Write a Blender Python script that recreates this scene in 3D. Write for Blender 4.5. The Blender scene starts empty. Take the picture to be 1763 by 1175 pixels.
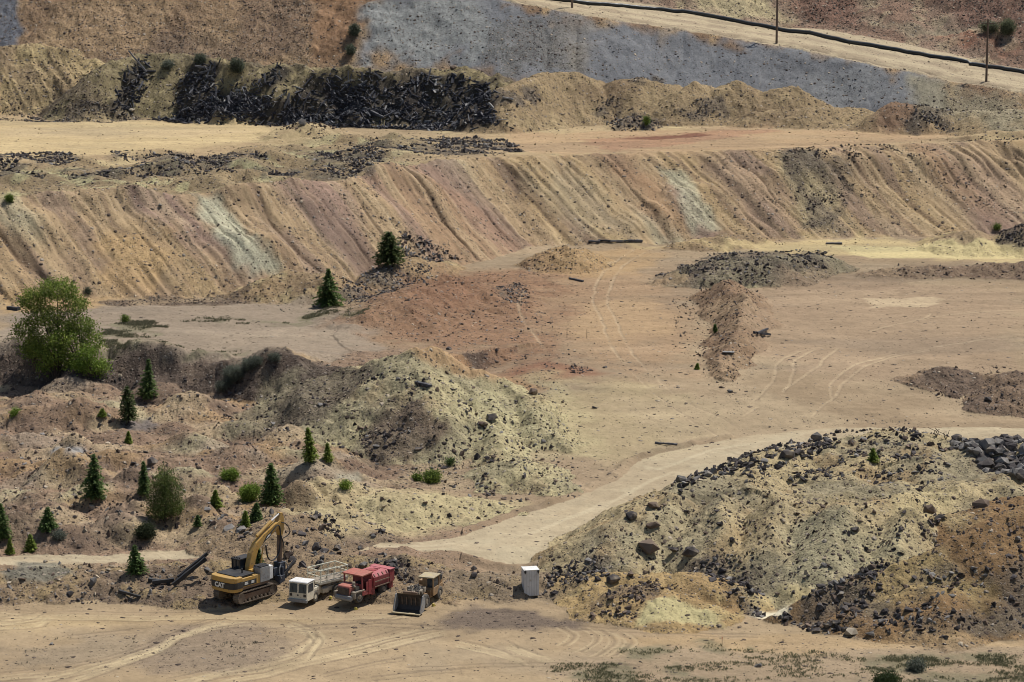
import bpy, bmesh, math, random
import numpy as np
from mathutils import Vector, Matrix

# ------------------------------------------------------------------ camera, sky, sun, exposure
S = bpy.context.scene
COL = S.collection
CAM_H, PITCH, FPX, CX, CY = 73.0, math.radians(10.5), 5000.0, 881.5, 587.5
cd = bpy.data.cameras.new('camera'); cam = bpy.data.objects.new('camera', cd); COL.objects.link(cam)
cam.location = (0, 0, CAM_H); cam.rotation_euler = (math.pi/2 - PITCH, 0, 0)
cd.sensor_width = 36; cd.lens = FPX/1763*36; cd.clip_start = 1; cd.clip_end = 6000
S.camera = cam
SUN_DIR = Vector((0.385, 0.30, 0.873)).normalized()
W = bpy.data.worlds.new('World'); S.world = W; W.use_nodes = True
nt = W.node_tree; bg = nt.nodes['Background']; sky = nt.nodes.new('ShaderNodeTexSky')
sky.sky_type = 'NISHITA'; sky.sun_disc = False
sky.sun_elevation = math.asin(SUN_DIR.z); sky.sun_rotation = math.atan2(SUN_DIR.x, SUN_DIR.y)
nt.links.new(sky.outputs[0], bg.inputs[0]); bg.inputs[1].default_value = 0.07
ld = bpy.data.lights.new('sun', 'SUN'); ld.energy = 4.0; ld.angle = math.radians(0.53); ld.color = (1.0, 0.965, 0.91)
lo = bpy.data.objects.new('sun', ld); COL.objects.link(lo); lo.rotation_euler = SUN_DIR.to_track_quat('Z', 'Y').to_euler()
S.view_settings.view_transform = 'Standard'; S.view_settings.look = 'None'
S.view_settings.exposure = 0.3; S.view_settings.gamma = 1
S.cycles.filter_width = 1.0; S.cycles.max_bounces = 4; S.cycles.diffuse_bounces = 2; S.cycles.transparent_max_bounces = 4
rng = np.random.default_rng(7); random.seed(7)

# ------------------------------------------------------------------ picture maths (pixels of the photograph -> world)
cp, sp = math.cos(PITCH), math.sin(PITCH)
def ray(px, py):
    a = (np.asarray(px, float) - CX)/FPX; b = (CY - np.asarray(py, float))/FPX
    return a, cp + b*sp, -sp + b*cp
def P(px, py, z):                       # where the ray through a pixel reaches height z
    dx, dy, dz = ray(px, py); t = (z - CAM_H)/dz
    return np.array([dx*t, dy*t, z])
def Pd(px, d, z):                       # the column of a pixel at distance d and height z
    dep = d*cp + (CAM_H - z)*sp
    return np.array([(px - CX)/FPX*dep, d, z])
def lin(c):
    c = np.asarray(c, float)/255.0
    return np.where(c <= 0.04045, c/12.92, ((c + 0.055)/1.055)**2.4)

# ------------------------------------------------------------------ noise
def _h(ix, iy, seed):
    h = (ix.astype(np.uint32)*np.uint32(374761393) + iy.astype(np.uint32)*np.uint32(668265263) + np.uint32(seed*2246822519 & 0xffffffff))
    h = (h ^ (h >> np.uint32(13)))*np.uint32(1274126177)
    h = h ^ (h >> np.uint32(16))
    return (h & np.uint32(0xffffff)).astype(np.float32)/np.float32(0x7fffff) - 1
def vn(x, y, seed=0):                   # value noise, -1..1
    x = np.asarray(x, np.float64); y = np.asarray(y, np.float64)
    ix = np.floor(x); iy = np.floor(y); fx = (x - ix).astype(np.float32); fy = (y - iy).astype(np.float32)
    ix = ix.astype(np.int64); iy = iy.astype(np.int64)
    fx = fx*fx*(3 - 2*fx); fy = fy*fy*(3 - 2*fy)
    a = _h(ix, iy, seed); b = _h(ix+1, iy, seed); c = _h(ix, iy+1, seed); d = _h(ix+1, iy+1, seed)
    return (a + (b - a)*fx)*(1 - fy) + (c + (d - c)*fx)*fy
def fbm(x, y, octv=4, seed=0, gain=0.5):
    r = 0; a = 1.0; t = 0
    ca, sa = math.cos(0.6), math.sin(0.6)
    for o in range(octv):
        r = r + a*vn(x, y, seed + 17*o); t += a; a *= gain
        x, y = (x*ca - y*sa)*2.03 + 3.1, (x*sa + y*ca)*2.03 - 1.7
    return r/t*1.5
def ss(a, b, x):
    t = np.clip((x - a)/(b - a), 0, 1); return t*t*(3 - 2*t)
def smax(a, b, k):
    h = np.clip(0.5 + 0.5*(a - b)/k, 0, 1); return b + (a - b)*h + k*h*(1 - h)

# ------------------------------------------------------------------ terrain grid: one sheet, fine where it is seen, coarse beyond
NU, ND = 1180, 1230
u = np.linspace(-0.194, 0.194, NU)
ext = 0.194 + np.cumsum(np.geomspace(0.001, 0.09, 22)); u = np.concatenate([-ext[::-1], u, ext])
d1 = np.concatenate([np.linspace(231, 345, int(ND*.42), endpoint=False), np.linspace(345, 590, int(ND*.58))])
front = 231 - np.cumsum(np.geomspace(0.4, 30, 16)); front = front[front > 60]
back = 590 + np.cumsum(np.geomspace(0.5, 260, 26))
dd = np.concatenate([front[::-1], d1, back])
U, D = np.meshgrid(u, dd); X = U*D; Y = D.copy()
SH = X.shape
def sample(A, x, y):
    uu = np.clip(x/y, u[0], u[-1] - 1e-9); yy = np.clip(y, dd[0], dd[-1] - 1e-9)
    i = np.clip(np.searchsorted(u, uu) - 1, 0, len(u) - 2); j = np.clip(np.searchsorted(dd, yy) - 1, 0, len(dd) - 2)
    fu = (uu - u[i])/(u[i+1] - u[i]); fv = (yy - dd[j])/(dd[j+1] - dd[j])
    return (A[j, i]*(1-fu) + A[j, i+1]*fu)*(1-fv) + (A[j+1, i]*(1-fu) + A[j+1, i+1]*fu)*fv

def pq(pl, x, y):                       # nearest point of a polyline: distance, arc length, height, side
    best = np.full(x.shape, 1e9); so = np.zeros(x.shape); zo = np.zeros(x.shape); sd = np.zeros(x.shape); acc = 0
    for a, b in zip(pl[:-1], pl[1:]):
        ex, ey = b[0]-a[0], b[1]-a[1]; L2 = ex*ex + ey*ey; L = math.sqrt(L2)
        t = np.clip(((x-a[0])*ex + (y-a[1])*ey)/L2, 0, 1)
        q = (x-a[0]-t*ex)**2 + (y-a[1]-t*ey)**2; m = q < best
        best = np.where(m, q, best); so = np.where(m, acc + t*L, so); zo = np.where(m, a[2] + t*(b[2]-a[2]), zo)
        sd = np.where(m, np.sign(ex*(y-a[1]) - ey*(x-a[0])), sd); acc += L
    return np.sqrt(best), so, zo, sd

def inside(pl, x, y):
    r = np.zeros(x.shape, bool); n = len(pl)
    for i in range(n):
        x1, y1 = pl[i][0], pl[i][1]; x2, y2 = pl[(i+1) % n][0], pl[(i+1) % n][1]
        if y1 == y2: continue
        c = ((y1 > y) != (y2 > y)) & (x < (x2-x1)*(y-y1)/(y2-y1) + x1); r ^= c
    return r
def psd(pl, x, y):                      # signed distance to a polygon (inside positive) and the edge height
    q, s, zz, _ = pq(list(pl) + [pl[0]], x, y); return np.where(inside(pl, x, y), q, -q), zz
ZONE = np.zeros(SH, np.int16)
ZN = {0: 'ground'}
# --- floor: front lot level, the left field low, the middle and right climbing gently to the upper floor
leftf = 0.9*ss(268, 290, Y) + 0.6*ss(300, 350, Y)
ramp = 0.3*ss(262, 280, Y) + 5.2*ss(285, 368, Y)
wl = ss(-20, 2, X + 2.5*fbm(X/18, Y/18, 2, 3))
Z = leftf*(1-wl) + ramp*wl
Z += 0.28*fbm(X/26, Y/26, 3, 5)*ss(262, 300, Y) + 0.05*fbm(X/5, Y/5, 3, 6)
FLOOR = Z.copy()

def heap(pts, slope, r=1.0, rough=0.35, k=0.35, zone=None, seed=1, warp=1.2, rill=0.0):
    """spoil heap: a ridge line with sides at the angle of repose"""
    global Z
    pl = [p if not isinstance(p, tuple) else P(*p) for p in pts]
    zm = max(p[2] for p in pl); m = (zm + 3)/slope + 6
    x0, x1 = min(p[0] for p in pl) - m, max(p[0] for p in pl) + m
    y0, y1 = min(p[1] for p in pl) - m, max(p[1] for p in pl) + m
    sel = (X > x0) & (X < x1) & (Y > y0) & (Y < y1)
    if not sel.any(): return
    x, y = X[sel], Y[sel]
    xw = x + warp*fbm(x/5, y/5, 3, seed*31) ; yw = y + warp*fbm(x/5, y/5, 3, seed*31 + 7)
    h = np.full(x.shape, -1e9); q = np.full(x.shape, 1e9); s = 0.8*x + 0.5*y
    for a, b in zip(pl[:-1], pl[1:]):
        ex, ey = b[0]-a[0], b[1]-a[1]; t = np.clip(((xw-a[0])*ex + (yw-a[1])*ey)/(ex*ex + ey*ey), 0, 1)
        qq = np.hypot(xw-a[0]-t*ex, yw-a[1]-t*ey); q = np.minimum(q, qq)
        h = smax(h, a[2] + t*(b[2]-a[2]) - slope*(np.sqrt(qq*qq + r*r) - r), 0.25) if h.max() > -1e8 else a[2] + t*(b[2]-a[2]) - slope*(np.sqrt(qq*qq + r*r) - r)
    h = h + rough*fbm(x/3.0, y/3.0, 4, seed*31+3, 0.55)
    if rill: h = h - rill*np.abs(vn(s/0.9, q/9, seed+77))*np.clip(q/3, 0, 1)
    old = Z[sel]; new = smax(old, h, k); Z[sel] = new
    if zone is not None:
        zs = ZONE[sel]; zs[(h > old + 0.05)] = zone; ZONE[sel] = zs
def mounds(lst, zone=None):
    global Z
    for (mx, my, h, r, el, th) in lst:
        sel = (np.abs(X-mx) < r*1.6) & (np.abs(Y-my) < r*1.6)
        if not sel.any(): continue
        x, y = X[sel]-mx, Y[sel]-my; c, s_ = math.cos(th), math.sin(th)
        xr, yr = (x*c + y*s_)/el, (-x*s_ + y*c)*1.0
        n = fbm((x+mx)/2.5, (y+my)/2.5, 3, 91)
        q = np.sqrt(xr*xr + yr*yr)/r*(1 + 0.18*n)
        Z[sel] = Z[sel] + h*np.clip(1.06 - np.sqrt(q*q + 0.06*0.9), 0, 1)*(1 + 0.12*n)

# --- left terrace with its dark scarp
tp = [P(-420, 590, 5.6), P(-120, 596, 5.6), P(0, 602, 5.6), P(100, 606, 5.6), P(200, 610, 5.5), P(330, 616, 5.6), P(450, 626, 5.8), P(560, 632, 6.2), P(650, 628, 6.3), P(740, 615, 6.0), P(880, 600, 5.6)]
q, s, zz, sd = pq(tp, X + 1.0*fbm(X/6, Y/6, 3, 41), Y + 1.5*fbm(X/6, Y/6, 3, 42))
h = np.where(sd > 0, zz - 0.1*ss(0, 30, q), zz - 0.66*q) + 0.25*fbm(X/3, Y/3, 4, 43)*np.where(sd > 0, 0.3, 1)
w_t = 1 - ss(2, 18, X)
h = h*w_t + (-5)*(1-w_t)
ZN[1] = 'scarp'; ZONE[(h > Z) & (sd < 0) & (w_t > .5)] = 1
Z = smax(Z, h, 0.4)

# --- hummocks of the left field
hm = []
for i in range(430):
    px, py = rng.uniform(-180, 640), 655 + 275*rng.uniform(0, 1)**0.9
    if px > 560 and py < 800: continue
    p = P(px, py, 1.2); r = rng.uniform(1.1, 3.7); hm.append((p[0], p[1], r*rng.uniform(.2, .4), r, rng.uniform(1, 2.0), rng.uniform(-.5, .5)))
mounds(hm)
for (px, py, z, r, hh) in [(130, 690, 1, 6, 1.7), (330, 690, 1, 7, 2.2), (60, 672, 1, 6, 1.8), (500, 720, 1.4, 6, 1.4), (230, 790, 1, 8, 1.0), (560, 830, 1, 8, 1.3), (110, 720, 1, 7, 1.2), (650, 860, 1, 9, 1.5), (480, 880, 1, 6, 1.4), (300, 880, 1, 6, 1.2), (150, 820, 1, 7, 1.0)]:
    p = P(px, py, z); mounds([(p[0], p[1], hh*.75, r*.75, 1.4, 0)])

# --- lower roads: cut smooth into the ground
road = [P(-400, 972, 1.3), P(0, 966, 1.3), P(180, 963, 1.3), P(380, 952, 1.35), P(600, 943, 1.2), P(760, 937, 1.0), P(900, 915, .9), P(1010, 872, 1.0), P(1120, 812, 1.5), P(1230, 772, 2.0), P(1400, 748, 2.6), P(1600, 742, 2.9), P(1763, 744, 2.9), P(2300, 748, 3)]
rw = [2.0, 2.0, 2.0, 2.2, 2.6, 4.5, 7.5, 7, 6.5, 6, 5, 4.6, 4.6, 4.6]
rq, rs, rz, _ = pq(road, X, Y)
_, _, rwid, _ = pq([np.array([a[0], a[1], b]) for a, b in zip(road, rw)], X, Y)
rpl = [(590, 941), (700, 935), (800, 918), (900, 887), (1000, 858), (1060, 829), (1105, 795), (1170, 776), (1300, 752), (1450, 741), (1763, 737), (2200, 737), (2200, 760), (1763, 757), (1640, 758), (1550, 754), (1400, 764), (1300, 792), (1200, 832), (1110, 870), (1040, 922), (960, 958), (880, 962), (820, 953), (760, 946), (700, 943), (600, 944)]
rpp = [tuple(P(a, b, float(np.interp(a, [600, 1000, 1230, 1763], [1.2, 1.0, 2.0, 2.9])))) for a, b in rpl]
rsd, _ = psd(rpp, X + .4*fbm(X/3, Y/3, 3, 81), Y + .5*fbm(X/3, Y/3, 3, 83))
rmask = np.maximum(ss(-.45, .45, rsd), (1 - ss(1.3, 2.1, rq + 0.4*fbm(X/3, Y/3, 3, 81)))*(X < -14))
rflat = 1 - ss(rwid*0.75, rwid*1.3 + 2.5, rq)
rz2 = rz + 0.05*fbm(X/4, Y/4, 2, 82)
Z = Z*(1-rflat) + rz2*rflat
Z = Z + .35*np.exp(-((rsd + .9)/.6)**2)*(1 + .6*fbm(X/2, Y/2, 2, 84))*(X > -5)*(X < 25)
ZN.update({2: 'spoil_heap', 3: 'spoil_heap', 4: 'spoil_heap', 5: 'spoil_heap', 6: 'spoil_heap', 7: 'spoil_heap', 8: 'berm', 9: 'berm'})
# --- yellow green mound in the middle
heap([(555, 648, 6.2), (635, 617, 9.0), (700, 600, 10.7), (772, 608, 9.8), (862, 655, 7.0), (930, 712, 4.6), (985, 760, 2.8)], 0.62, .9, 0.5, 0.6, 2, 1, 1.6)
heap([(720, 618, 9.6), (735, 685, 7.0), (700, 760, 3.0)], 0.62, .8, 0.4, 0.5, 2, 2, 1.5)
heap([(800, 645, 7.8), (850, 715, 4.8), (870, 790, 2.4)], 0.55, .9, 0.4, 0.5, 2, 3, 1.5)
heap([(860, 800, 2.4), (920, 800, 2.8), (960, 830, 1.9)], 0.4, 1.2, 0.3, 0.5, 2, 4, 1.5)
heap([(600, 880, 1.6), (680, 850, 3.0), (780, 858, 2.6), (860, 872, 1.6)], 0.35, 1.5, 0.25, 0.6, 2, 5, 1.5)
# --- bank with boulders between the lot and the lower road
heap([(-300, 990, 1.7), (0, 985, 1.8), (100, 978, 2.0), (200, 982, 1.7), (250, 985, 1.9), (330, 972, 2.4), (420, 972, 2.2), (480, 958, 2.5), (520, 952, 2.6), (600, 962, 2.5), (690, 962, 2.6), (760, 985, 1.8), (850, 988, 1.5), (930, 990, 1.3)], 0.42, 1.0, 0.3, 0.4, 8, 6, 1.3)
heap([(420, 920, 2.9), (470, 898, 3.6), (540, 893, 3.5), (610, 900, 2.6)], 0.4, 1.2, 0.3, 0.5, 8, 7, 1.3)
# --- long berm beside the middle road, dark pile, right berms
heap([(1210, 500, 6.8), (1252, 482, 8.6), (1280, 515, 8.4), (1268, 565, 7.4), (1222, 588, 5.9)], 0.66, 0.4, 0.25, 0.4, 3, 8, 1.0)
heap([(1268, 565, 7.4), (1260, 605, 6.5), (1248, 640, 5.3)], 0.6, 0.4, 0.25, 0.4, 3, 9, 1.0)
heap([(1135, 478, 6.4), (1190, 458, 7.9), (1250, 442, 8.9), (1330, 438, 9.1), (1425, 441, 7.8)], 0.5, 0.8, 0.4, 0.4, 4, 10, 1.2)
heap([(1490, 470, 6.3), (1560, 457, 7.2), (1640, 460, 7.0), (1690, 455, 7.3), (1763, 448, 7.9), (1950, 445, 8)], 0.45, 0.8, 0.25, 0.4, 9, 11, 1.0)
heap([(1580, 645, 5.0), (1640, 634, 6.0), (1700, 648, 5.2), (1790, 640, 6.0), (1950, 640, 6)], 0.4, 0.9, 0.25, 0.4, 5, 12, 1.0)
heap([(1690, 690, 4.0), (1730, 668, 5.2), (1800, 665, 5.4), (1950, 660, 5)], 0.4, 0.9, 0.25, 0.4, 5, 13, 1.0)
heap([(1600, 410, 6.4), (1670, 394, 8.9), (1700, 405, 7)], 0.45, 0.7, 0.15, 0.3, 5, 14, 0.7)
heap([(1720, 412, 7), (1760, 388, 9.6), (1850, 385, 10)], 0.55, 0.8, 0.4, 0.3, 5, 15, 0.7)
# --- red hump, small tan humps at the foot of the big slope
heap([(600, 562, 6.4), (680, 512, 8.6), (770, 484, 8.8), (860, 502, 7.2)], 0.3, 1.4, 0.5, 0.8, None, 16, 1.5)
heap([(440, 490, 7.2), (490, 466, 8.9), (560, 474, 8.6), (620, 492, 6.8)], 0.5, 0.9, 0.25, 0.4, 6, 17, 1.0)
heap([(650, 470, 7.4), (720, 445, 8.2), (770, 452, 6.6)], 0.5, 0.9, 0.4, 0.4, 6, 18, 1.0)
heap([(930, 452, 6.4), (970, 428, 8.2), (1010, 432, 7.2)], 0.45, 0.8, 0.3, 0.4, 6, 19, 1.0)
heap([(1180, 418, 6.2), (1250, 404, 7.2), (1300, 408, 6.3)], 0.4, 0.8, 0.15, 0.4, 6, 20, 1.0)
# --- heap at front right: plateau, brows, the brown heap before it and the small heaps at its left toe
pol = [P(1030, 930, 3.2), P(1110, 868, 5.0), P(1230, 846, 5.6), P(1450, 856, 6.0), P(1560, 862, 6.0), P(1700, 850, 6.4), P(1950, 850, 6.4), P(1950, 775, 6.6), P(1763, 775, 6.6), P(1640, 762, 6.6), P(1550, 752, 6.6), P(1420, 762, 6.2), P(1330, 785, 5.8), P(1240, 812, 5.2), P(1150, 845, 4.6)]
sel = (X > 0) & (X < 110) & (Y > 235) & (Y < 330)
x, y = X[sel], Y[sel]; xw = x + 1.6*fbm(x/6, y/6, 3, 51); yw = y + 1.6*fbm(x/6, y/6, 3, 52)
qd, zz = psd(pol, xw, yw)
h = zz + np.where(qd > 0, 0.03*qd, 0.62*qd) + 0.55*fbm(x/4, y/4, 4, 53, 0.55)*np.where(qd > 0, 1.25, 0.6) + 0.5*fbm(x/13, y/13, 2, 54) + .9*(np.abs(fbm(x/7, y/7, 3, 55)) - .3)*np.where(qd > 0, 1, .4)
old = Z[sel]; Z[sel] = smax(old, h, 0.5); zs = ZONE[sel]; zs[h > old] = 7; ZONE[sel] = zs
heap([(1000, 965, 1.8), (1060, 905, 4.2), (1110, 865, 5.4), (1160, 840, 5.6)], 0.56, 0.9, 0.35, 0.5, 7, 21, 1.0)
for k_, sp_ in enumerate(([(1155, 850, 5.6), (1120, 890, 4.2), (1080, 945, 2.2)], [(1245, 850, 6.0), (1238, 900, 4.5), (1215, 965, 1.8)], [(1340, 858, 6.5), (1328, 920, 4.3), (1295, 985, 1.6)], [(1450, 866, 7.3), (1415, 930, 4.7), (1365, 1000, 1.4)], [(1560, 872, 7.1), (1535, 930, 4.9), (1495, 985, 2.4)])):
    heap([(a_, b_, c_ + .5) for a_, b_, c_ in sp_], 0.66, 0.3, 0.2, 0.3, 7, 60 + k_, .8, 0.2)
heap([(1450, 866, 7.0), (1500, 868, 7.0), (1560, 852, 7.0)], 0.58, 1.0, 0.35, 0.5, 7, 22, 1.0)
heap([(1460, 755, 7.0), (1550, 742, 7.8), (1610, 750, 7.4)], 0.5, 1.2, 0.5, 0.5, 7, 23, 1.2)
heap([(1660, 775, 7.2), (1720, 765, 8.2), (1800, 768, 8.2), (1950, 770, 8)], 0.5, 1.2, 0.5, 0.5, 7, 24, 1.2)
heap([(1225, 820, 5.6), (1290, 795, 6.2), (1350, 772, 6.8)], 0.5, 1.0, 0.4, 0.5, 7, 25, 1.2)
heap([(1330, 1062, .4), (1420, 1012, 2.6), (1500, 985, 3.9), (1600, 948, 5.6), (1690, 900, 7.6), (1763, 868, 8.8), (1900, 845, 9.6)], 0.67, 0.4, 0.22, 0.3, 10, 26, .7, .15)
heap([(1500, 1045, 1.8), (1600, 1015, 3.4), (1680, 1020, 3.0)], 0.5, 1.0, 0.35, 0.4, 10, 27, 1.0)
heap([(1640, 885, 6.6), (1700, 880, 6.8), (1763, 852, 7.6)], 0.5, 1.0, 0.35, 0.4, 10, 28, 1.0)
ZN[10] = 'spoil_heap'; ZN[11] = 'spoil_heap'
heap([(965, 988, 1.4), (1040, 985, 2.2), (1110, 988, 2.3), (1200, 990, 2.5), (1270, 1006, 1.9)], 0.48, 0.8, 0.3, 0.4, 11, 29, 0.9)
heap([(1090, 1032, 1.2), (1150, 1026, 1.9), (1210, 1040, 1.3)], 0.38, 0.9, 0.12, 0.3, 11, 30, 0.6)
heap([(1020, 1050, .7), (1070, 1018, 1.9), (1120, 1005, 2.1)], 0.45, 0.8, 0.25, 0.3, 11, 31, 0.6)

# --- the big bench: crest, raked slope with gullies, flat top
bc = [Pd(-900, 392, 17.6)] + [P(*t) for t in [(-420, 348, 17.4), (-150, 347, 17.6), (0, 345, 17.6), (60, 338, 17.8), (180, 334, 17.7), (290, 338, 17.4), (350, 333, 17.6), (480, 324, 17.6), (560, 314, 17.6), (640, 300, 17.8), (700, 285, 17.8)]] + [Pd(*t) for t in [(800, 459, 17.6), (900, 461, 17.5), (1020, 463.5, 17.5), (1150, 466, 17.6), (1290, 468.5, 17.8), (1440, 471, 18), (1600, 474.5, 18), (1763, 478, 18.2), (1900, 481, 18.2), (2200, 486, 18)]] + [Pd(3000, 500, 18)]
for _ in range(2):
    bc = [bc[0]] + [q_ for a_, b_ in zip(bc[:-1], bc[1:]) for q_ in (a_*.75 + b_*.25, a_*.25 + b_*.75)] + [bc[-1]]
xw = X + .7*fbm(X/9, Y/9, 2, 61); yw = Y + .7*fbm(X/9, Y/9, 2, 62)
bq, bs, bz, bsd = pq(bc, xw, yw)
bs = 0.74*X + 0.67*Y + .35*vn(X/4, Y/4, 60); bf = 0.67*X - 0.74*Y
g = 1 - np.abs(vn(bs/3.4 + 0.25*vn(bf/5, bs/9, 64), bf/45, 63)); g2 = 1 - np.abs(vn(bs/1.2, bf/22, 65))
gm = 0.15 + 0.85*ss(0.0, 0.6, vn(bs/9, bq*0, 66))
g3 = 1 - np.abs(vn(bs/1.9 + .5*vn(bf/7, bs/5, 58), bf/28, 57)); gm3 = ss(.0, .5, vn(bs/4, bf/11, 56))
gully = (1 + .25*ss(25, 50, X))*(1.0*g**8*gm + .5*g3**8*gm3 + 0.22*g2**4 + .28*(vn(bs/7, bf/60, 59) + .5))*ss(0, 4, bq)*(1 - 0.55*ss(11, 20, bq))
face = bz - 0.69*(np.sqrt(bq*bq + 1.2) - 1.1) - gully + 0.10*fbm(X/1.6, Y/1.6, 3, 67) + .16*vn(bs/.55, bf/7, 69)
top = 17.5 + (bz - 17.5)*(1 - ss(0, 7, bq)) + 0.12*fbm(X/14, Y/14, 3, 68)
hb = np.where(bsd > 0, top, face)
ZN[12] = 'quarry_slope'; ZN[13] = 'bench'
old = Z.copy(); Z = smax(Z, hb, 0.6)
ZONE[(hb > old - .1) & (bsd <= 0)] = 12; ZONE[(bsd > 0)] = 13
bm_ = []
for i in range(150):
    px = rng.uniform(-150, 760); py = rng.uniform(252, 345) - 20*(px > 500)
    if py < 262 and px < 420: continue
    p = P(px, py, 18); r = rng.uniform(1.8, 4.5); bm_.append((p[0], p[1], r*rng.uniform(.2, .36), r, rng.uniform(1, 2.2), rng.uniform(-.4, .4)))
for px in np.arange(1060, 1900, 34):
    p = P(px + rng.uniform(-10, 10), np.interp(px, [1060, 1215, 1440, 1763, 1900], [284, 268, 258, 250, 250]) + 2, 17.8); r = rng.uniform(2, 4.2)
    bm_.append((p[0], p[1], r*rng.uniform(.12, .3), r, rng.uniform(1, 1.8), 0))
mounds(bm_)
heap([(455, 226, 18.2), (520, 212, 20), (585, 222, 18.2)], 0.4, 0.8, 0.4, 0.4, 13, 32, 1.0)
heap([(1055, 210, 18), (1085, 200, 19.6), (1115, 206, 18.4)], 0.6, 0.8, 0.4, 0.4, 13, 33, 1.0)
heap([(1640, 236, 17.9), (1700, 228, 18.8), (1800, 226, 19)], 0.8, 0.5, 0.3, 0.4, 13, 34, 1.0)

# --- upper dump: slope below the upper road, the road shelf, the hillside behind
dc = [Pd(-1400, 640, 62), Pd(-500, 596, 56), Pd(-100, 583, 51.5), Pd(200, 570, 47.5), Pd(500, 560, 42.5), Pd(700, 550, 39.5), Pd(880, 541.5, 36.6), Pd(1000, 540, 34.4), Pd(1150, 538, 32.0), Pd(1337, 534, 29.3), Pd(1500, 524, 26.6), Pd(1620, 517, 24.6), Pd(1763, 511.5, 22.6), Pd(1950, 505, 20.2), Pd(2300, 498, 18.5), Pd(3200, 495, 18)]
dq, ds, dz_, dsd = pq(dc, X + 0.8*fbm(X/9, Y/9, 3, 71), Y + 0.8*fbm(X/9, Y/9, 3, 72))
leftw = 1 - ss(-30, 0, X)
dface = dz_ - 0.68*(np.sqrt(dq*dq + 0.6) - .77) + (0.16 + .2*leftw)*fbm(X/2.2, Y/2.2, 4, 73) - 0.5*(1 - np.abs(vn(ds/5, dq/30, 74)))**3*ss(1, 6, dq)
rin = dq
hill = 0.62*np.clip(rin - 26, 0, 200) + 4.5*np.clip((rin - 20)/20, 0, 1)*(fbm(X/26, Y/26, 4, 75)) + 0.8*fbm(X/5, Y/5, 3, 76)*ss(20, 34, rin)
droad = dz_ + 0.075*np.clip(rin, 0, 26) - 0.35*np.exp(-((rin-2.2)/1.2)**2) + 0.25*np.exp(-((rin-.6)/.6)**2)*(1 + fbm(X/2, Y/2, 2, 78)) + 0.06*fbm(X/3, Y/3, 2, 77) + np.where(rin > 20, hill, 0)
hd = np.where(dsd > 0, np.minimum(droad, 150 + 4*fbm(X/90, Y/90, 3, 79)), dface)
ZN[14] = 'dump_slope'; ZN[15] = 'upper_road'; ZN[16] = 'hillside'
old = Z.copy(); Z = smax(Z, hd, 0.5)
m = (hd > old - .1) & (Y > 440)
ZONE[m & (dsd <= 0)] = 14; ZONE[m & (dsd > 0)] = 15; ZONE[m & (dsd > 0) & (rin > 23)] = 16
# --- piles standing before the dump: yellow heap at left, the timber dump's face, row of conical heaps
ZN[17] = 'spoil_heap'; ZN[18] = 'spoil_heap'; ZN[19] = 'spoil_heap'
heap([(-350, 70, 29), (-60, 80, 28.6), (60, 78, 28.8), (120, 86, 28), (150, 100, 26.6)], 0.72, 1.0, 0.5, 0.4, 17, 35, 1.2, 0.5)
heap([(168, 118, 26), (235, 90, 28.3), (290, 92, 28.2), (330, 100, 27.4)], 0.85, 1.0, 0.4, 0.4, 18, 36, 1.0)
heap([(300, 94, 28), (430, 110, 27.2), (560, 114, 27.0), (640, 119, 26.6), (820, 121, 26.2), (862, 138, 25)], 0.95, 1.0, 0.7, 0.4, 18, 37, 1.6)
heap([(860, 150, 24.5), (930, 128, 25.8), (1000, 126, 25.6), (1040, 140, 24)], 0.72, 0.8, 0.3, 0.3, 19, 38, 0.8)
heap([(1060, 140, 24.2), (1100, 134, 24.8), (1150, 146, 23.6)], 0.72, 0.8, 0.3, 0.3, 19, 39, 0.8)
heap([(1165, 160, 22.6), (1200, 142, 24.2), (1225, 150, 23.2)], 0.72, 0.8, 0.25, 0.3, 19, 40, 0.8)
heap([(1240, 152, 23.2), (1270, 140, 24.3), (1300, 152, 23)], 0.72, 0.8, 0.25, 0.3, 19, 41, 0.8)
heap([(1320, 160, 22.4), (1365, 148, 23.4), (1400, 166, 21.6)], 0.72, 0.8, 0.25, 0.3, 19, 42, 0.8)
heap([(1300, 196, 19.6), (1400, 186, 20.4), (1480, 186, 20.2)], 0.5, 0.8, 0.25, 0.3, 19, 43, 0.8)
heap([(1515, 195, 20.4), (1545, 176, 22.2), (1590, 184, 21.6), (1640, 190, 21)], 0.66, 0.8, 0.3, 0.3, 19, 44, 0.8)
heap([(1660, 195, 20.6), (1720, 190, 21.2), (1800, 185, 21.8), (2000, 180, 21.8)], 0.5, 0.8, 0.3, 0.3, 19, 45, 0.8)
rmask = rmask*((ZONE == 0) | (ZONE == 1))
ZN[20] = 'dirt_road'; ZONE[(rmask > 0.5)] = 20
# fine relief everywhere except on the driven ground
drv = np.where((ZONE == 0) | (ZONE == 20) | (ZONE == 15) | (ZONE == 13), 0.25, 1.0)
drv = np.where((ZONE == 0) & (Y > 268) & (X < -8) & (Y < 352), 0.9, drv)
drv = np.where((ZONE == 7) | (ZONE == 10), .7, drv); drv = np.where(ZONE == 12, .4, drv); drv = np.where((ZONE == 14) & (X > -25), .5, drv)
Z = Z + drv*(0.20*fbm(X/1.1, Y/1.1, 3, 85, .65) + 0.16*fbm(X/2.6, Y/2.6, 2, 87) + 0.13*np.clip(vn(X/.45, Y/.45, 86) - .3, 0, 1))

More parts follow.
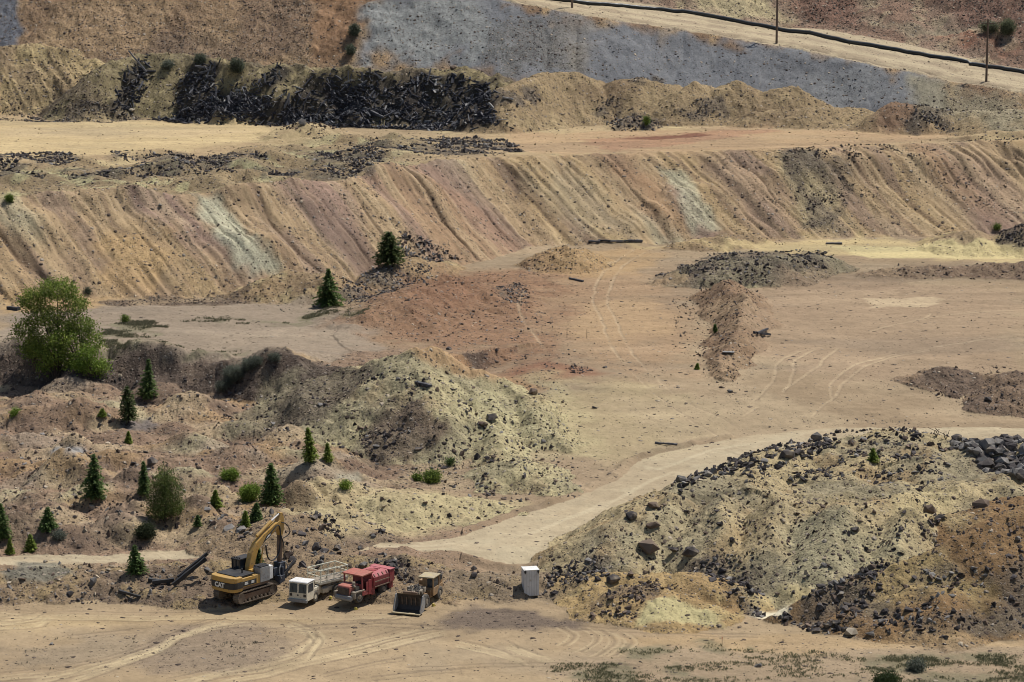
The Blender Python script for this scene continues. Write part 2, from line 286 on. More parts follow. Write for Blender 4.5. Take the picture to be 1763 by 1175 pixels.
def cast(px, py):                       # first ground point along the ray of a pixel
    px = np.atleast_1d(np.asarray(px, float)); py = np.atleast_1d(np.asarray(py, float))
    dx, dy, dz = ray(px, py); out = np.zeros((len(px), 3))
    ys = np.concatenate([np.arange(225, 620, 0.35), np.arange(620, 1500, 3)])
    for k in range(len(px)):
        t = ys/dy[k]; zz = CAM_H + dz[k]*t; xx = dx[k]*t; g = sample(Z, xx, ys); b = np.nonzero(zz < g)[0]
        j = b[0] if len(b) else len(ys) - 1
        if j > 0:
            a0, a1 = zz[j-1]-g[j-1], g[j]-zz[j]; f = a0/(a0 + a1 + 1e-9); yy = ys[j-1] + f*(ys[j]-ys[j-1])
        else: yy = ys[0]
        out[k] = (dx[k]*yy/dy[k], yy, 0)
    out[:, 2] = sample(Z, out[:, 0], out[:, 1]); return out
def ground(x, y): return float(sample(Z, np.array([x]), np.array([y]))[0])
# ------------------------------------------------------------------ what the ground is made of (albedo, stoniness)
def pc(*v, k=1.0):
    c = lin(v); g = c @ np.array([.3, .5, .2]); c = g + (c - g)*.85
    m = np.array([.345, .262, .158]); c = c*.84 + .16*m*g/.27
    return c*np.array([.962, 1.008, 1.0])*1.02
N1 = fbm(X/9, Y/9, 4, 101); N2 = fbm(X/3, Y/3, 4, 102); N3 = fbm(X/30, Y/30, 3, 103)
def mixc(a, b, t): return a*(1-t)[..., None] + b*t[..., None]
C = np.zeros(SH + (3,)) + pc(150, 123, 93)
C = mixc(C, pc(166, 140, 108), 0.6*ss(-.3, .8, N1)); C = mixc(C, pc(140, 112, 88), 0.5*ss(.0, .9, N3))
LOTW = (1 - ss(262, 270, Y)); C = mixc(C, pc(172, 142, 102), .45*LOTW*ss(-.5, .5, N3 + .3))
GRIT = np.full(SH, 0.045) + .06*ss(.2, .8, N1); GRIT[(ZONE == 0) & (Y < 268)] = 0.04
# the left field of hummocks: mauve brown earth with paler tops
f = (1 - ss(-12, 4, X))*ss(266, 272, Y)*(1 - ss(352, 362, Y)); f = f*(ZONE == 0)
fc = mixc(mixc(np.zeros(SH+(3,)) + pc(146, 114, 90), pc(166, 140, 106), ss(.1, .7, N1)), pc(124, 96, 78), ss(.0, .7, N2)*.6)
C = mixc(C, fc, f); GRIT = GRIT + f*.26
HT = [pc(*c) for c in ((150, 118, 94), (168, 142, 104), (166, 128, 84), (172, 158, 118), (118, 94, 78), (158, 134, 112), (134, 104, 84), (176, 148, 112))]
for i, (mx, my, hh, r, el, th) in enumerate(hm):
    sel = (np.abs(X-mx) < r*2.2) & (np.abs(Y-my) < r*1.6) & (ZONE == 0)
    if not sel.any(): continue
    x, y = X[sel]-mx, Y[sel]-my; q = np.hypot(x/el, y)/r + .35*N2[sel]; k = (1 - ss(.45, 1.05, q))*.75*(rng.uniform() < .7)
    C[sel] = C[sel]*(1-k)[:, None] + HT[rng.integers(0, 8)]*k[:, None]
def zcol(zone, a, b, c, grit, wb=ss(-.1, .6, N1), wc=ss(.1, .7, N2)):
    global C, GRIT
    m = (ZONE == zone)
    cc = mixc(mixc(np.zeros(SH+(3,)) + a, b, wb), c, wc*.7); C = np.where(m[..., None], cc, C); GRIT = np.where(m, grit, GRIT)
zcol(1, pc(98, 80, 70), pc(82, 68, 62), pc(118, 96, 80), .55)
zcol(2, pc(178, 160, 114), pc(160, 145, 108), pc(152, 126, 90), .34)
zcol(3, pc(142, 108, 80), pc(156, 124, 92), pc(120, 92, 72), .3)
zcol(4, pc(140, 126, 98), pc(120, 104, 86), pc(164, 152, 108), .5)
zcol(5, pc(132, 104, 82), pc(118, 94, 78), pc(146, 114, 84), .4)
zcol(6, pc(160, 128, 88), pc(140, 112, 82), pc(170, 148, 102), .3)
zcol(7, pc(174, 150, 106), pc(152, 136, 104), pc(154, 122, 80), .34)
zcol(8, pc(146, 118, 88), pc(126, 102, 82), pc(158, 130, 84), .4)
zcol(9, pc(134, 106, 84), pc(150, 122, 92), pc(118, 94, 78), .35)
zcol(10, pc(142, 105, 64), pc(120, 90, 56), pc(160, 130, 84), .38)
zcol(11, pc(172, 138, 84), pc(158, 122, 74), pc(184, 156, 98), .3)
zcol(15, pc(172, 150, 120), pc(160, 138, 110), pc(182, 160, 126), .06)
zcol(16, pc(160, 128, 106), pc(146, 110, 90), pc(176, 152, 118), .5)
zcol(17, pc(178, 148, 98), pc(150, 122, 88), pc(190, 162, 106), .45)
zcol(18, pc(140, 122, 84), pc(112, 96, 76), pc(160, 140, 92), .4)
zcol(19, pc(156, 128, 90), pc(140, 112, 80), pc(166, 138, 96), .35)
zcol(20, pc(174, 152, 120), pc(166, 143, 112), pc(180, 160, 128), .03)
# bench slope: rock types run down the rake in streaks
m12 = ZONE == 12
sl = bs + 1.1*vn(bf/11, bs/13, 110) + .4*vn(bf/4, bs/4, 109)
st1 = vn(sl/4.6, bf/34, 111); st2 = vn(sl/8.5, bf/50, 112); st3 = vn(sl/1.1, bf/14, 113); st4 = vn(sl/11, bf/60, 114); st5 = vn(sl/.45, bf/7, 118); st6 = vn(sl/2.4, bf/18, 119)
bcx = mixc(np.zeros(SH+(3,)) + pc(176, 144, 104), pc(160, 126, 110), ss(-.1, .3, st1)*.95)
bcx = mixc(bcx, pc(184, 150, 100), ss(.1, .5, st2)*.8); bcx = mixc(bcx, pc(158, 116, 86), ss(.2, .5, -st2)*.55)
bcx = mixc(bcx, pc(176, 168, 134), ss(.45, .65, st4)*.65); bcx = mixc(bcx, pc(140, 112, 98), ss(.3, .5, st6)*.65)
bcx = mixc(bcx, pc(136, 106, 84), ss(.3, .7, st3)*.5); bcx = mixc(bcx, pc(192, 164, 122), ss(.35, .7, -st3)*.35)
bcx = mixc(bcx, pc(196, 170, 128), ss(.3, .8, st5)*.25); bcx = mixc(bcx, pc(126, 98, 78), ss(.3, .8, -st5)*.3)
bcx = bcx*np.array([1.0, .985, .985])*.97
bcx = mixc(bcx, pc(112, 86, 70), np.clip(g**8*gm, 0, 1)*.7); bcx = mixc(bcx, pc(118, 92, 74), np.clip(g3**8*gm3, 0, 1)*.6)  # gully shade painted into the colour along the groove masks
C = np.where(m12[..., None], bcx, C); GRIT = np.where(m12, .22 + .16*N2, GRIT)
# bench top
zcol(13, pc(168, 138, 98), pc(176, 150, 104), pc(150, 120, 88), .08)
rim = (ZONE == 13)*(1 - ss(24, 40, bq))*(1 - ss(-30, -5, X)); C = mixc(C, mixc(np.zeros(SH+(3,)) + pc(150, 124, 88), pc(176, 162, 112), ss(0, .6, N2)), rim); GRIT = GRIT + .3*rim
# dump slope: brown rubble at left, blue grey waste at right
m14 = ZONE == 14
t1 = vn(ds/9, dq/60, 121); t2 = vn(ds/3, dq/30, 122)
da = mixc(np.zeros(SH+(3,)) + pc(168, 132, 94), pc(140, 106, 78), ss(-.1, .4, t1)); da = mixc(da, pc(184, 148, 102), ss(.2, .7, t2)*.7)
C = np.where(m14[..., None], da, C); GRIT = np.where(m14, .5, GRIT)

def zone_px(pts, col, soft=1.0, warp=1.5, amt=1.0, grit=None, cap=None, n=None, zones=None):
    """patch of another material: outline given on the photograph, laid on the ground in plan"""
    global C, GRIT
    w = cast([p[0] for p in pts], [p[1] for p in pts]); pl = [tuple(a) for a in w]
    mg = 3*soft + warp + 2
    x0, x1, y0, y1 = w[:, 0].min()-mg, w[:, 0].max()+mg, w[:, 1].min()-mg, w[:, 1].max()+mg
    sel = (X > x0) & (X < x1) & (Y > y0) & (Y < y1)
    if zones is not None: sel &= np.isin(ZONE, zones)
    if not sel.any(): return
    x, y = X[sel], Y[sel]; xw = x + warp*fbm(x/4, y/4, 3, 131); yw = y + warp*fbm(x/4, y/4, 3, 132)
    qd, _ = psd([(a, b, 0) for a, b, c in pl], xw, yw)
    k = ss(-soft, soft, qd + .5*soft*N2[sel])*amt
    if n is not None: k = k*ss(-.4 + n, .5 + n, N2[sel])
    C[sel] = C[sel]*(1-k)[:, None] + col*k[:, None]
    if grit is not None: GRIT[sel] = GRIT[sel]*(1-k) + grit*k
def track(pts, col, w=0.28, amt=.8, pair=None, depth=0.04):
    global C, Z
    a = cast([p[0] for p in pts], [p[1] for p in pts])
    for _ in range(4):
        m_ = np.empty((2*len(a), 3)); m_[0::2][0] = a[0]; m_[1::2][:-1] = a[:-1]*.75 + a[1:]*.25; m_[2::2] = a[:-1]*.25 + a[1:]*.75; m_[-1] = a[-1]; a = m_
        if len(a) > 90: break
    sel = (X > a[:, 0].min()-4) & (X < a[:, 0].max()+4) & (Y > a[:, 1].min()-4) & (Y < a[:, 1].max()+4)
    x, y = X[sel], Y[sel]; q, s, _, sd = pq([tuple(p) for p in a], x + .25*vn(x/3, y/3, 145), y + .25*vn(x/3, y/3, 146))
    if pair: q = np.abs(q - pair/2)
    fade = ss(-.9, .2, vn(s/5, q*0, 141))
    k = (1 - ss(w*.5, w*1.25, q))*amt*(.35 + .65*fade)
    C[sel] = C[sel]*(1-k)[:, None] + col*k[:, None]
    Z[sel] = Z[sel] - depth*k
PALE = pc(192, 166, 124); DARKT = pc(112, 92, 74)
# floor patches
zone_px([(0, 532), (160, 528), (420, 522), (560, 528), (640, 545), (650, 600), (560, 628), (330, 612), (150, 604), (0, 600)], pc(142, 122, 104), 1.5, 2, .9, .06)
zone_px([(330, 575), (540, 560), (640, 590), (600, 622), (420, 620)], pc(154, 132, 110), 2, 2, .5)
zone_px([(0, 508), (60, 505), (200, 512), (150, 532), (0, 540)], pc(176, 138, 88), 1, 1, .8)
zone_px([(600, 560), (660, 500), (740, 470), (870, 462), (950, 450), (1000, 470), (990, 560), (930, 640), (860, 630), (780, 596), (700, 590), (640, 580)], pc(145, 103, 74), 5, 4, .9, .3)
zone_px([(690, 490), (790, 465), (850, 480), (820, 520), (720, 540)], pc(138, 94, 68), 3, 3, .7, .28)
zone_px([(870, 640), (930, 625), (1010, 630), (1040, 645), (960, 655), (900, 655)], pc(142, 88, 62), 1.5, 1.5, .7)
zone_px([(960, 470), (1130, 470), (1200, 560), (1180, 640), (1080, 660), (1000, 600), (950, 540)], pc(160, 124, 90), 5, 4, .8, .08)
zone_px([(1000, 520), (1120, 510), (1170, 560), (1060, 600), (990, 570)], pc(174, 138, 96), 2, 2, .6)
zone_px([(930, 440), (1100, 415), (1140, 440), (1100, 470), (980, 480)], pc(172, 132, 82), 2, 2, .6)
zone_px([(1030, 412), (1230, 412), (1480, 400), (1763, 395), (1900, 395), (1900, 448), (1650, 448), (1440, 440), (1260, 428), (1120, 430)], pc(190, 162, 106), 1.5, 2, .8, .05)
zone_px([(1420, 425), (1600, 420), (1763, 424), (1763, 440), (1500, 446)], pc(202, 180, 120), .8, 1, .7)
zone_px([(1300, 500), (1500, 480), (1763, 500), (1763, 640), (1600, 640), (1350, 640), (1280, 560)], pc(156, 126, 98), 3, 3, .7, .06)
zone_px([(1490, 516), (1610, 512), (1620, 524), (1500, 530)], pc(188, 160, 124), .6, 1.2, .8)
zone_px([(1330, 470), (1480, 468), (1600, 480), (1560, 500), (1350, 496)], pc(140, 112, 88), 1.5, 2, .6)
zone_px([(960, 660), (1080, 650), (1180, 690), (1240, 740), (1120, 780), (1040, 800), (980, 780), (960, 720)], pc(170, 148, 106), 3, 3, .6, .08)
zone_px([(890, 650), (950, 640), (1010, 700), (1060, 760), (1020, 790), (950, 740)], pc(176, 158, 112), 2, 2, .6, .15)
zone_px([(1060, 690), (1300, 680), (1430, 700), (1440, 730), (1300, 755), (1130, 770)], pc(172, 146, 112), 3, 3, .6)
zone_px([(760, 975), (930, 975), (960, 1020), (760, 1030)], pc(132, 112, 90), 1.5, 2, .6, .2)
zone_px([(790, 1050), (880, 1045), (1010, 1060), (1000, 1080), (850, 1078), (740, 1085)], pc(104, 86, 78), 1.2, 2, .8, .2)
zone_px([(0, 1062), (360, 1058), (520, 1068), (300, 1076), (0, 1085)], pc(176, 144, 94), 2, 2, .45)
zone_px([(0, 1105), (300, 1090), (330, 1115), (160, 1150), (0, 1160)], pc(142, 122, 100), 3, 3, .6, .14)
zone_px([(260, 1110), (330, 1080), (440, 1082), (490, 1110), (440, 1150), (250, 1160)], pc(134, 112, 94), 2, 2, .7, .18)
zone_px([(700, 1110), (1100, 1120), (1000, 1160), (720, 1150)], pc(150, 128, 102), 3, 3, .5)
zone_px([(1020, 1130), (1300, 1110), (1763, 1105), (1900, 1105), (1900, 1200), (1000, 1200), (940, 1160)], pc(148, 124, 100), 2, 3, .5, .14)
zone_px([(1050, 1100), (1300, 1095), (1763, 1100), (1763, 1112), (1400, 1125), (1180, 1118)], pc(176, 140, 92), 1, 1.5, .5)
zone_px([(1290, 1045), (1360, 1040), (1345, 1062), (1290, 1060)], pc(214, 200, 170), .4, .5, .9, .02)
for pts in ([(185, 560), (250, 548), (282, 562), (285, 603), (200, 607), (180, 580)], [(290, 550), (370, 545), (440, 553), (400, 560)], [(450, 553), (530, 552), (520, 559), (460, 560)], [(530, 533), (640, 528), (640, 545), (520, 550)], [(290, 600), (430, 597), (420, 613), (290, 616)], [(1060, 1114), (1290, 1110), (1310, 1128), (1080, 1130)], [(1480, 1136), (1763, 1126), (1850, 1180), (1500, 1180)], [(1000, 1150), (1180, 1142), (1200, 1180), (980, 1180)]):
    zone_px(pts, pc(112, 106, 78), .8, 2.2, .7, n=-.1)
zone_px([(1590, 418), (1640, 402), (1672, 394), (1700, 402), (1710, 418), (1660, 424)], pc(150, 120, 90), .6, .8, .85, .2)
# front heaps
zone_px([(1060, 930), (1110, 875), (1190, 870), (1240, 890), (1190, 960), (1080, 960)], pc(168, 154, 118), 1.5, 2, .6)
zone_px([(1380, 890), (1450, 875), (1530, 900), (1560, 960), (1430, 1000), (1330, 990)], pc(176, 162, 122), 1.5, 2, .6)
zone_px([(1240, 890), (1400, 880), (1360, 960), (1260, 980)], pc(178, 152, 106), 2, 2, .6)
zone_px([(1100, 1030), (1160, 1026), (1230, 1060), (1240, 1078), (1100, 1078)], pc(182, 166, 112), .5, .6, .9, .12)
zone_px([(1250, 1010), (1370, 1000), (1480, 1010), (1340, 1035), (1290, 1045)], pc(200, 176, 118), 1, 1, .7, .1)
zone_px([(1560, 830), (1650, 850), (1640, 890), (1560, 900)], pc(188, 164, 112), 1.5, 1.5, .7)
zone_px([(1460, 990), (1530, 960), (1620, 960), (1700, 1000), (1700, 1050), (1500, 1050)], pc(176, 148, 90), 1.2, 1.5, .7)
# middle mound: left flank's shade and dark rubble put into the colour
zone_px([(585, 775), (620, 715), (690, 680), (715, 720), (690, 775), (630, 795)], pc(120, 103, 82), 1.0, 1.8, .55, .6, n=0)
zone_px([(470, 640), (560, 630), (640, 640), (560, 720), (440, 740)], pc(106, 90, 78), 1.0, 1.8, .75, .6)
zone_px([(700, 604), (780, 606), (900, 650), (930, 665), (850, 660), (740, 625)], pc(172, 124, 80), 1, 1, .7, .15)
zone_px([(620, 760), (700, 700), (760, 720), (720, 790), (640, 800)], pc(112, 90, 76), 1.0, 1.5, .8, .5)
zone_px([(780, 660), (880, 680), (960, 770), (900, 780), (800, 760)], pc(184, 170, 122), 2, 2, .6)
zone_px([(500, 870), (620, 830), (780, 850), (900, 870), (760, 920), (560, 920)], pc(180, 158, 112), 1.5, 2, .7, .12)
zone_px([(440, 640), (480, 635), (520, 650), (440, 740), (390, 740)], pc(142, 128, 98), 1, 1.5, .7, .3)
# grey gravel spots among the hummocks
for (a, b, r, rc) in [(120, 774, 26, (150, 148, 150)), (600, 820, 30, (160, 150, 128)), (235, 730, 34, (110, 100, 100)), (210, 885, 40, (140, 112, 92)), (60, 985, 60, (112, 108, 96))]:
    zone_px([(a-r, b), (a-r*.4, b-r*.3), (a+r*.7, b-r*.28), (a+r, b+2), (a+r*.3, b+r*.3), (a-r*.6, b+r*.25)], pc(*rc), .5, .6, .85, .2)
# bench slope streaks and patches
zone_px([(335, 336), (372, 336), (430, 400), (480, 462), (430, 486), (400, 440)], pc(182, 178, 150), 1.0, 1.4, .8, .24)
zone_px([(1135, 292), (1170, 292), (1240, 392), (1195, 400)], pc(184, 176, 144), 1.0, 1.2, .75)
zone_px([(1210, 285), (1290, 272), (1420, 400), (1310, 405)], pc(164, 130, 110), 2.5, 2, .5)
zone_px([(1340, 268), (1400, 260), (1450, 380), (1400, 395), (1350, 330)], pc(164, 148, 108), 2, 2, .6, .5)
zone_px([(1640, 262), (1690, 258), (1763, 340), (1763, 375), (1700, 330)], pc(176, 140, 114), 1.2, 1.5, .5)
zone_px([(150, 400), (240, 380), (320, 480), (300, 515), (200, 500)], pc(206, 160, 96), 3, 3, .6)
zone_px([(900, 300), (980, 290), (1100, 400), (1000, 405)], pc(172, 152, 118), 2, 2, .5)
zone_px([(1060, 300), (1110, 300), (1180, 395), (1140, 400)], pc(182, 134, 92), 1.5, 1.5, .5)
# bench top: yellow flat at left, orange at right
zone_px([(-100, 208), (200, 208), (480, 210), (440, 240), (250, 264), (0, 268), (-100, 268)], pc(190, 160, 110), 2, 2, .85, .03)
zone_px([(0, 222), (300, 222), (430, 226), (300, 238), (0, 236)], pc(190, 160, 118), 1.5, 2, .5)
zone_px([(880, 225), (1100, 225), (1300, 215), (1500, 225), (1640, 232), (1500, 250), (1200, 262), (1000, 266), (880, 262)], pc(176, 138, 98), 2, 2, .8, .06)
zone_px([(1000, 240), (1250, 225), (1350, 226), (1200, 245), (1060, 262)], pc(164, 114, 84), 1.2, 1.5, .7)
zone_px([(1060, 240), (1200, 230), (1240, 232), (1120, 242)], pc(118, 66, 50), .6, 1.2, .8)
zone_px([(880, 205), (1060, 205), (1060, 225), (900, 230)], pc(178, 150, 106), 1.5, 2, .6)
# dump slope
G1 = pc(116, 119, 127)
zone_px([(615, -40), (640, 10), (612, 60), (610, 108), (860, 118), (960, 128), (1180, 160), (1380, 185), (1560, 200), (1640, 160), (1500, 108), (1337, 80), (1150, 60), (1000, 34), (890, 14), (860, -40)], G1, 2.2, 3, .95, .14, zones=[14])
zone_px([(620, 0), (840, 0), (860, 90), (640, 108)], pc(144, 145, 142), 2, 3, .6, .28, zones=[14])
zone_px([(850, 40), (980, 40), (980, 120), (860, 118)], pc(112, 108, 104), 2, 3, .6, .6, zones=[14])
zone_px([(975, 36), (1030, 40), (1000, 120), (970, 110)], pc(160, 142, 118), 3, 2, .4, zones=[14])
zone_px([(1400, 130), (1480, 115), (1560, 150), (1480, 180), (1390, 180)], pc(128, 128, 130), 2, 2, .6, zones=[14])
zone_px([(1560, 140), (1763, 175), (1763, 240), (1660, 200), (1580, 195)], pc(160, 146, 116), 2, 2, .8, zones=[14, 19])
zone_px([(0, -60), (42, -60), (34, 40), (30, 80), (-100, 80), (-100, -60)], pc(98, 104, 118), .8, 1, .95, .4, zones=[14])
zone_px([(540, -30), (640, -30), (605, 60), (600, 108), (540, 108)], pc(146, 102, 68), 1.5, 2, .75, .15, zones=[14])
zone_px([(420, -20), (540, -20), (540, 108), (410, 108)], pc(150, 116, 90), 2, 2, .7, .8, zones=[14])
zone_px([(100, 90), (300, 60), (420, 70), (420, 108), (150, 108)], pc(136, 108, 86), 2, 3, .7, .75, zones=[14])
zone_px([(1510, 185), (1560, 178), (1580, 195), (1540, 225), (1505, 225)], pc(136, 98, 76), .8, 1, .8, zones=[19])
zone_px([(80, 120), (150, 130), (195, 190), (190, 206), (60, 206)], pc(116, 96, 78), 1, 2, .65, .6, n=-.05)
zone_px([(0, 120), (60, 130), (50, 200), (-60, 206), (-60, 120)], pc(140, 112, 84), 1, 2, .5, .5, n=0)
# hillside colours
zone_px([(1190, -20), (1330, -20), (1360, 40), (1300, 36), (1200, 20)], pc(186, 168, 120), 2, 3, .7, .3, zones=[16])
zone_px([(1360, -20), (1480, -20), (1480, 50), (1400, 40)], pc(150, 104, 86), 2, 3, .8, .85, zones=[16])
zone_px([(1580, -20), (1763, -20), (1763, 60), (1650, 30)], pc(146, 100, 84), 2, 3, .8, .85, zones=[16])
zone_px([(1600, 60), (1720, 64), (1763, 90), (1650, 80)], pc(152, 94, 70), 2, 3, .8, .4, zones=[16])
zone_px([(1480, 40), (1700, 30), (1740, 50), (1600, 60)], pc(170, 156, 124), 2, 3, .6, .3, zones=[16])
# tyre tracks on the floor and road
for pts in [[(1020, 520), (1030, 480), (1055, 450), (1090, 430)], [(1046, 525), (1050, 490), (1072, 455), (1110, 435)],
            [(1020, 520), (1050, 590), (1085, 640), (1150, 700), (1250, 750)], [(1046, 525), (1078, 590), (1112, 640), (1190, 700), (1290, 745)],
            [(1300, 690), (1340, 650), (1336, 625), (1370, 605), (1430, 595)], [(1350, 675), (1372, 640), (1365, 620), (1400, 602)], [(1350, 672), (1400, 640), (1440, 600)],
            [(1430, 690), (1432, 655), (1470, 625), (1550, 610), (1763, 575)], [(1440, 680), (1460, 650), (1500, 622), (1600, 604)],
            [(1400, 715), (1440, 680)], [(1500, 570), (1590, 550), (1600, 540)], [(1590, 550), (1640, 540), (1740, 535)], [(1310, 700), (1280, 715)],
            [(905, 500), (890, 530), (920, 580), (945, 610)]]:
    track(pts, pc(186, 158, 122), .26, .42, depth=.06); track([(a_ + 2, b_ + 1) for a_, b_ in pts], pc(128, 104, 82), .14, .35, depth=.05)
for pts in [[(0, 1170), (120, 1160), (240, 1130), (330, 1090), (400, 1075), (500, 1080), (545, 1098), (510, 1130), (420, 1150), (330, 1175)],
            [(60, 1175), (230, 1140), (300, 1105), (350, 1080), (420, 1070)], [(300, 1180), (520, 1140), (640, 1108), (740, 1085)], [(380, 1180), (600, 1128), (760, 1092)],
            [(130, 1172), (200, 1150), (270, 1122)], [(500, 1078), (540, 1088), (556, 1100), (530, 1130)], [(0, 1060), (200, 1066), (420, 1064), (700, 1062)], [(0, 1075), (70, 1066)], [(0, 1082), (60, 1080), (85, 1068)],
            [(790, 1112), (880, 1130), (900, 1142)], [(880, 1115), (940, 1140)]]:
    track(pts, PALE, .55, .25, depth=.07); track([(a_ + 3, b_ - 5) for a_, b_ in pts], PALE, .2, .42, depth=.06); track([(a_ - 3, b_ + 2) for a_, b_ in pts], PALE, .16, .4, depth=.06); track([(a_ - 8, b_ - 11) for a_, b_ in pts], DARKT, .18, .4, depth=.05); track([(a_ + 1, b_ + 4.5) for a_, b_ in pts], DARKT, .16, .45, depth=.05)
for pts in [[(960, 1112), (985, 1095), (960, 1080)], [(990, 1122), (1030, 1100), (1000, 1082)], [(1020, 1130), (1062, 1105), (1030, 1085)], [(1050, 1130), (1086, 1108), (1060, 1090)]]:
    for dx_ in (0, 9, 17): track([(a_ + dx_, b_) for a_, b_ in pts], PALE if dx_ != 9 else DARKT, .13, .4, depth=.02)
for pts in [[(400, 1090), (600, 1072), (760, 1078)], [(700, 1150), (900, 1140), (1100, 1145)], [(120, 1094), (250, 1082)], [(1000, 1078), (1100, 1085), (1300, 1092)], [(640, 1165), (800, 1150)], [(520, 1078), (640, 1070), (690, 1060)], [(560, 1160), (700, 1130)]]:
    track(pts, DARKT, .22, .5); track([(a_, b_ + 6) for a_, b_ in pts], DARKT, .16, .45, depth=.05)
for off in (-3.6, -2, -.4, 1.2, 2.9, 4.2):
    a = np.array([[p[0], p[1] + off] for p in road]); pts = [tuple(p) for p in a]
    q, s, _, _ = pq([(p[0], p[1], 0) for p in pts], X, Y)
    k = (1 - ss(.15, .5, q + .15*N2))*(rmask > .3)*.28*ss(-.5, .5, vn(s/14, s*0, int(off*10) + 200))
    C = mixc(C, pc(172, 146, 112) if off > 0 else pc(206, 186, 152), k)
for off, cc in ((4, (150, 128, 102)), (7, (186, 164, 130)), (10, (150, 128, 104)), (13, (184, 162, 128)), (16, (154, 132, 106)), (19, (180, 158, 124)), (2.2, (112, 92, 74))):
    k = (1 - ss(.3, 1.2, np.abs(rin - off) + .5*N2))*(ZONE == 15)*.6; C = mixc(C, pc(*cc), k)
DPOLY = [[(190, 196), (215, 130), (240, 104), (262, 112), (250, 150), (232, 196)], [(310, 200), (300, 150), (330, 110), (370, 112), (372, 150), (440, 165), (452, 196)], [(232, 206), (330, 185), (430, 188), (430, 208)], [(340, 206), (360, 170), (440, 150), (470, 170), (450, 208)], [(480, 208), (500, 170), (535, 128), (580, 122), (620, 150), (640, 208)], [(590, 206), (560, 150), (620, 128), (700, 134), (780, 132), (840, 142), (850, 180), (845, 208), (700, 210)], [(440, 150), (470, 115), (500, 122), (470, 150)], [(300, 208), (560, 196), (860, 198), (860, 212), (300, 212)]]
for pp in DPOLY: zone_px(pp, np.array([.032, .028, .028]), .8, 1.0, .85, .2)
ROCKS = []                              # x, y, size, tone, zone label
def rubble(pts, dens, s0, s1, tones, label, group, expo=2.6, clump=0.0):
    w = cast([p[0] for p in pts], [p[1] for p in pts]); pl = [tuple(a) for a in w]
    x0, x1, y0, y1 = w[:, 0].min(), w[:, 0].max(), w[:, 1].min(), w[:, 1].max()
    dens = dens*(1.55 if 'hummock' not in label and 'mound' not in label and 'scarp' not in label else 2.1); s1 = s1*.86; s0 = s0*.85; n = int((x1-x0)*(y1-y0)*dens); x = rng.uniform(x0, x1, n); y = rng.uniform(y0, y1, n)
    xw = x + .8*fbm(x/3, y/3, 2, 161); yw = y + .8*fbm(x/3, y/3, 2, 162)
    k = inside(pl, xw, yw)
    if clump: k &= (fbm(x/2.2, y/2.2, 3, 163) > rng.uniform(-.6, .6, n)*(1-clump) + clump*.25)
    x, y = x[k], y[k]; s = s0*(1 + (s1/s0 - 1)*rng.uniform(0, 1, len(x))**(expo*1.6))
    t = rng.choice(tones, len(x))
    if dens > 6.9 and 'mound' not in label and 'scarp' not in label and 'strewn' not in label: zone_px(pts, (pc(106, 92, 80) if BR not in tones[:1] else pc(112, 88, 72)), .6, 1.2, .75, .6, n=-.1)
    for a in zip(x, y, s, t): ROCKS.append((*a, label, group))
R = rubble
DK, GY, BR, PL = 0, 1, 2, 3
HF = 'boulders of the front right heap'
R([(1150, 832), (1260, 790), (1360, 762), (1430, 745), (1440, 770), (1360, 795), (1270, 822), (1170, 850)], 3.2, .25, 1.5, [DK, DK, DK, GY], 'dark angular boulder in the band along the left crest of the yellow heap', HF, 1.6)
R([(1330, 772), (1430, 745), (1560, 736), (1640, 752), (1660, 800), (1600, 845), (1450, 835), (1330, 840), (1230, 840)], 5.0, .2, 1.25, [DK, DK, DK, GY, BR], 'dark broken boulder strewn over the top of the yellow heap', HF, 2.0, .5)
R([(1640, 772), (1700, 758), (1800, 758), (1800, 835), (1690, 815)], 5, .3, 1.9, [GY, GY, DK, DK], 'grey block in the rock pile at the top right end of the heap', HF, 1.2)
R([(1000, 965), (1060, 900), (1150, 840), (1330, 850), (1600, 860), (1640, 890), (1520, 980), (1380, 1010), (1240, 990), (1080, 980)], 2.3, .12, .9, [DK, BR, BR, DK, PL], 'dark rock lodged in the pale front face of the yellow heap', HF, 2.6)
R([(1560, 930), (1640, 885), (1763, 830), (1850, 830), (1850, 960), (1640, 975)], 2.6, .12, 1.0, [DK, DK, BR], 'dark rock lying on the brown slope at the far right', HF, 2.4, .2)
R([(1325, 1066), (1430, 1005), (1530, 955), (1580, 980), (1570, 1040), (1530, 1094), (1420, 1088)], 8, .24, 1.35, [DK, DK, DK, GY, BR], 'dark block in the rubble spilled at the toe of the brown heap', HF, 1.5, .2)
R([(1540, 1000), (1640, 970), (1800, 960), (1800, 1094), (1560, 1098)], 4.6, .2, 1.25, [DK, DK, GY, BR], 'dark block among the rubble on the low right front of the heap', HF, 1.7, .5)
R([(1510, 945), (1580, 900), (1640, 880), (1600, 960), (1550, 985)], 3.5, .2, 1.0, [DK, DK, BR], 'dark rock in the gully between the pale and the brown heap', HF, 1.8, .3)
R([(930, 1026), (945, 985), (980, 966), (1050, 962), (1055, 988), (1000, 1008)], 6, .2, 1.2, [DK, DK, DK, GY], 'dark block in the rubble just right of the white cabinet', HF, 1.8)
R([(1180, 972), (1250, 968), (1315, 1020), (1300, 1065), (1255, 1040), (1220, 1000)], 6, .2, 1.3, [DK, DK, DK, GY], 'dark block spilled down the right end of the small ochre heap', HF, 1.8)
R([(1012, 1060), (1060, 1018), (1130, 998), (1185, 1010), (1115, 1028), (1090, 1076)], 6, .2, 1.1, [BR, DK, BR], 'brown block covering the left flank of the small pale heap', HF, 1.8)
R([(950, 965), (1010, 935), (1060, 950), (1040, 975)], 3, .15, .6, [BR, PL, DK], 'brown rock at the low left end of the heap', HF)
BK = 'boulders of the bank behind the machines'
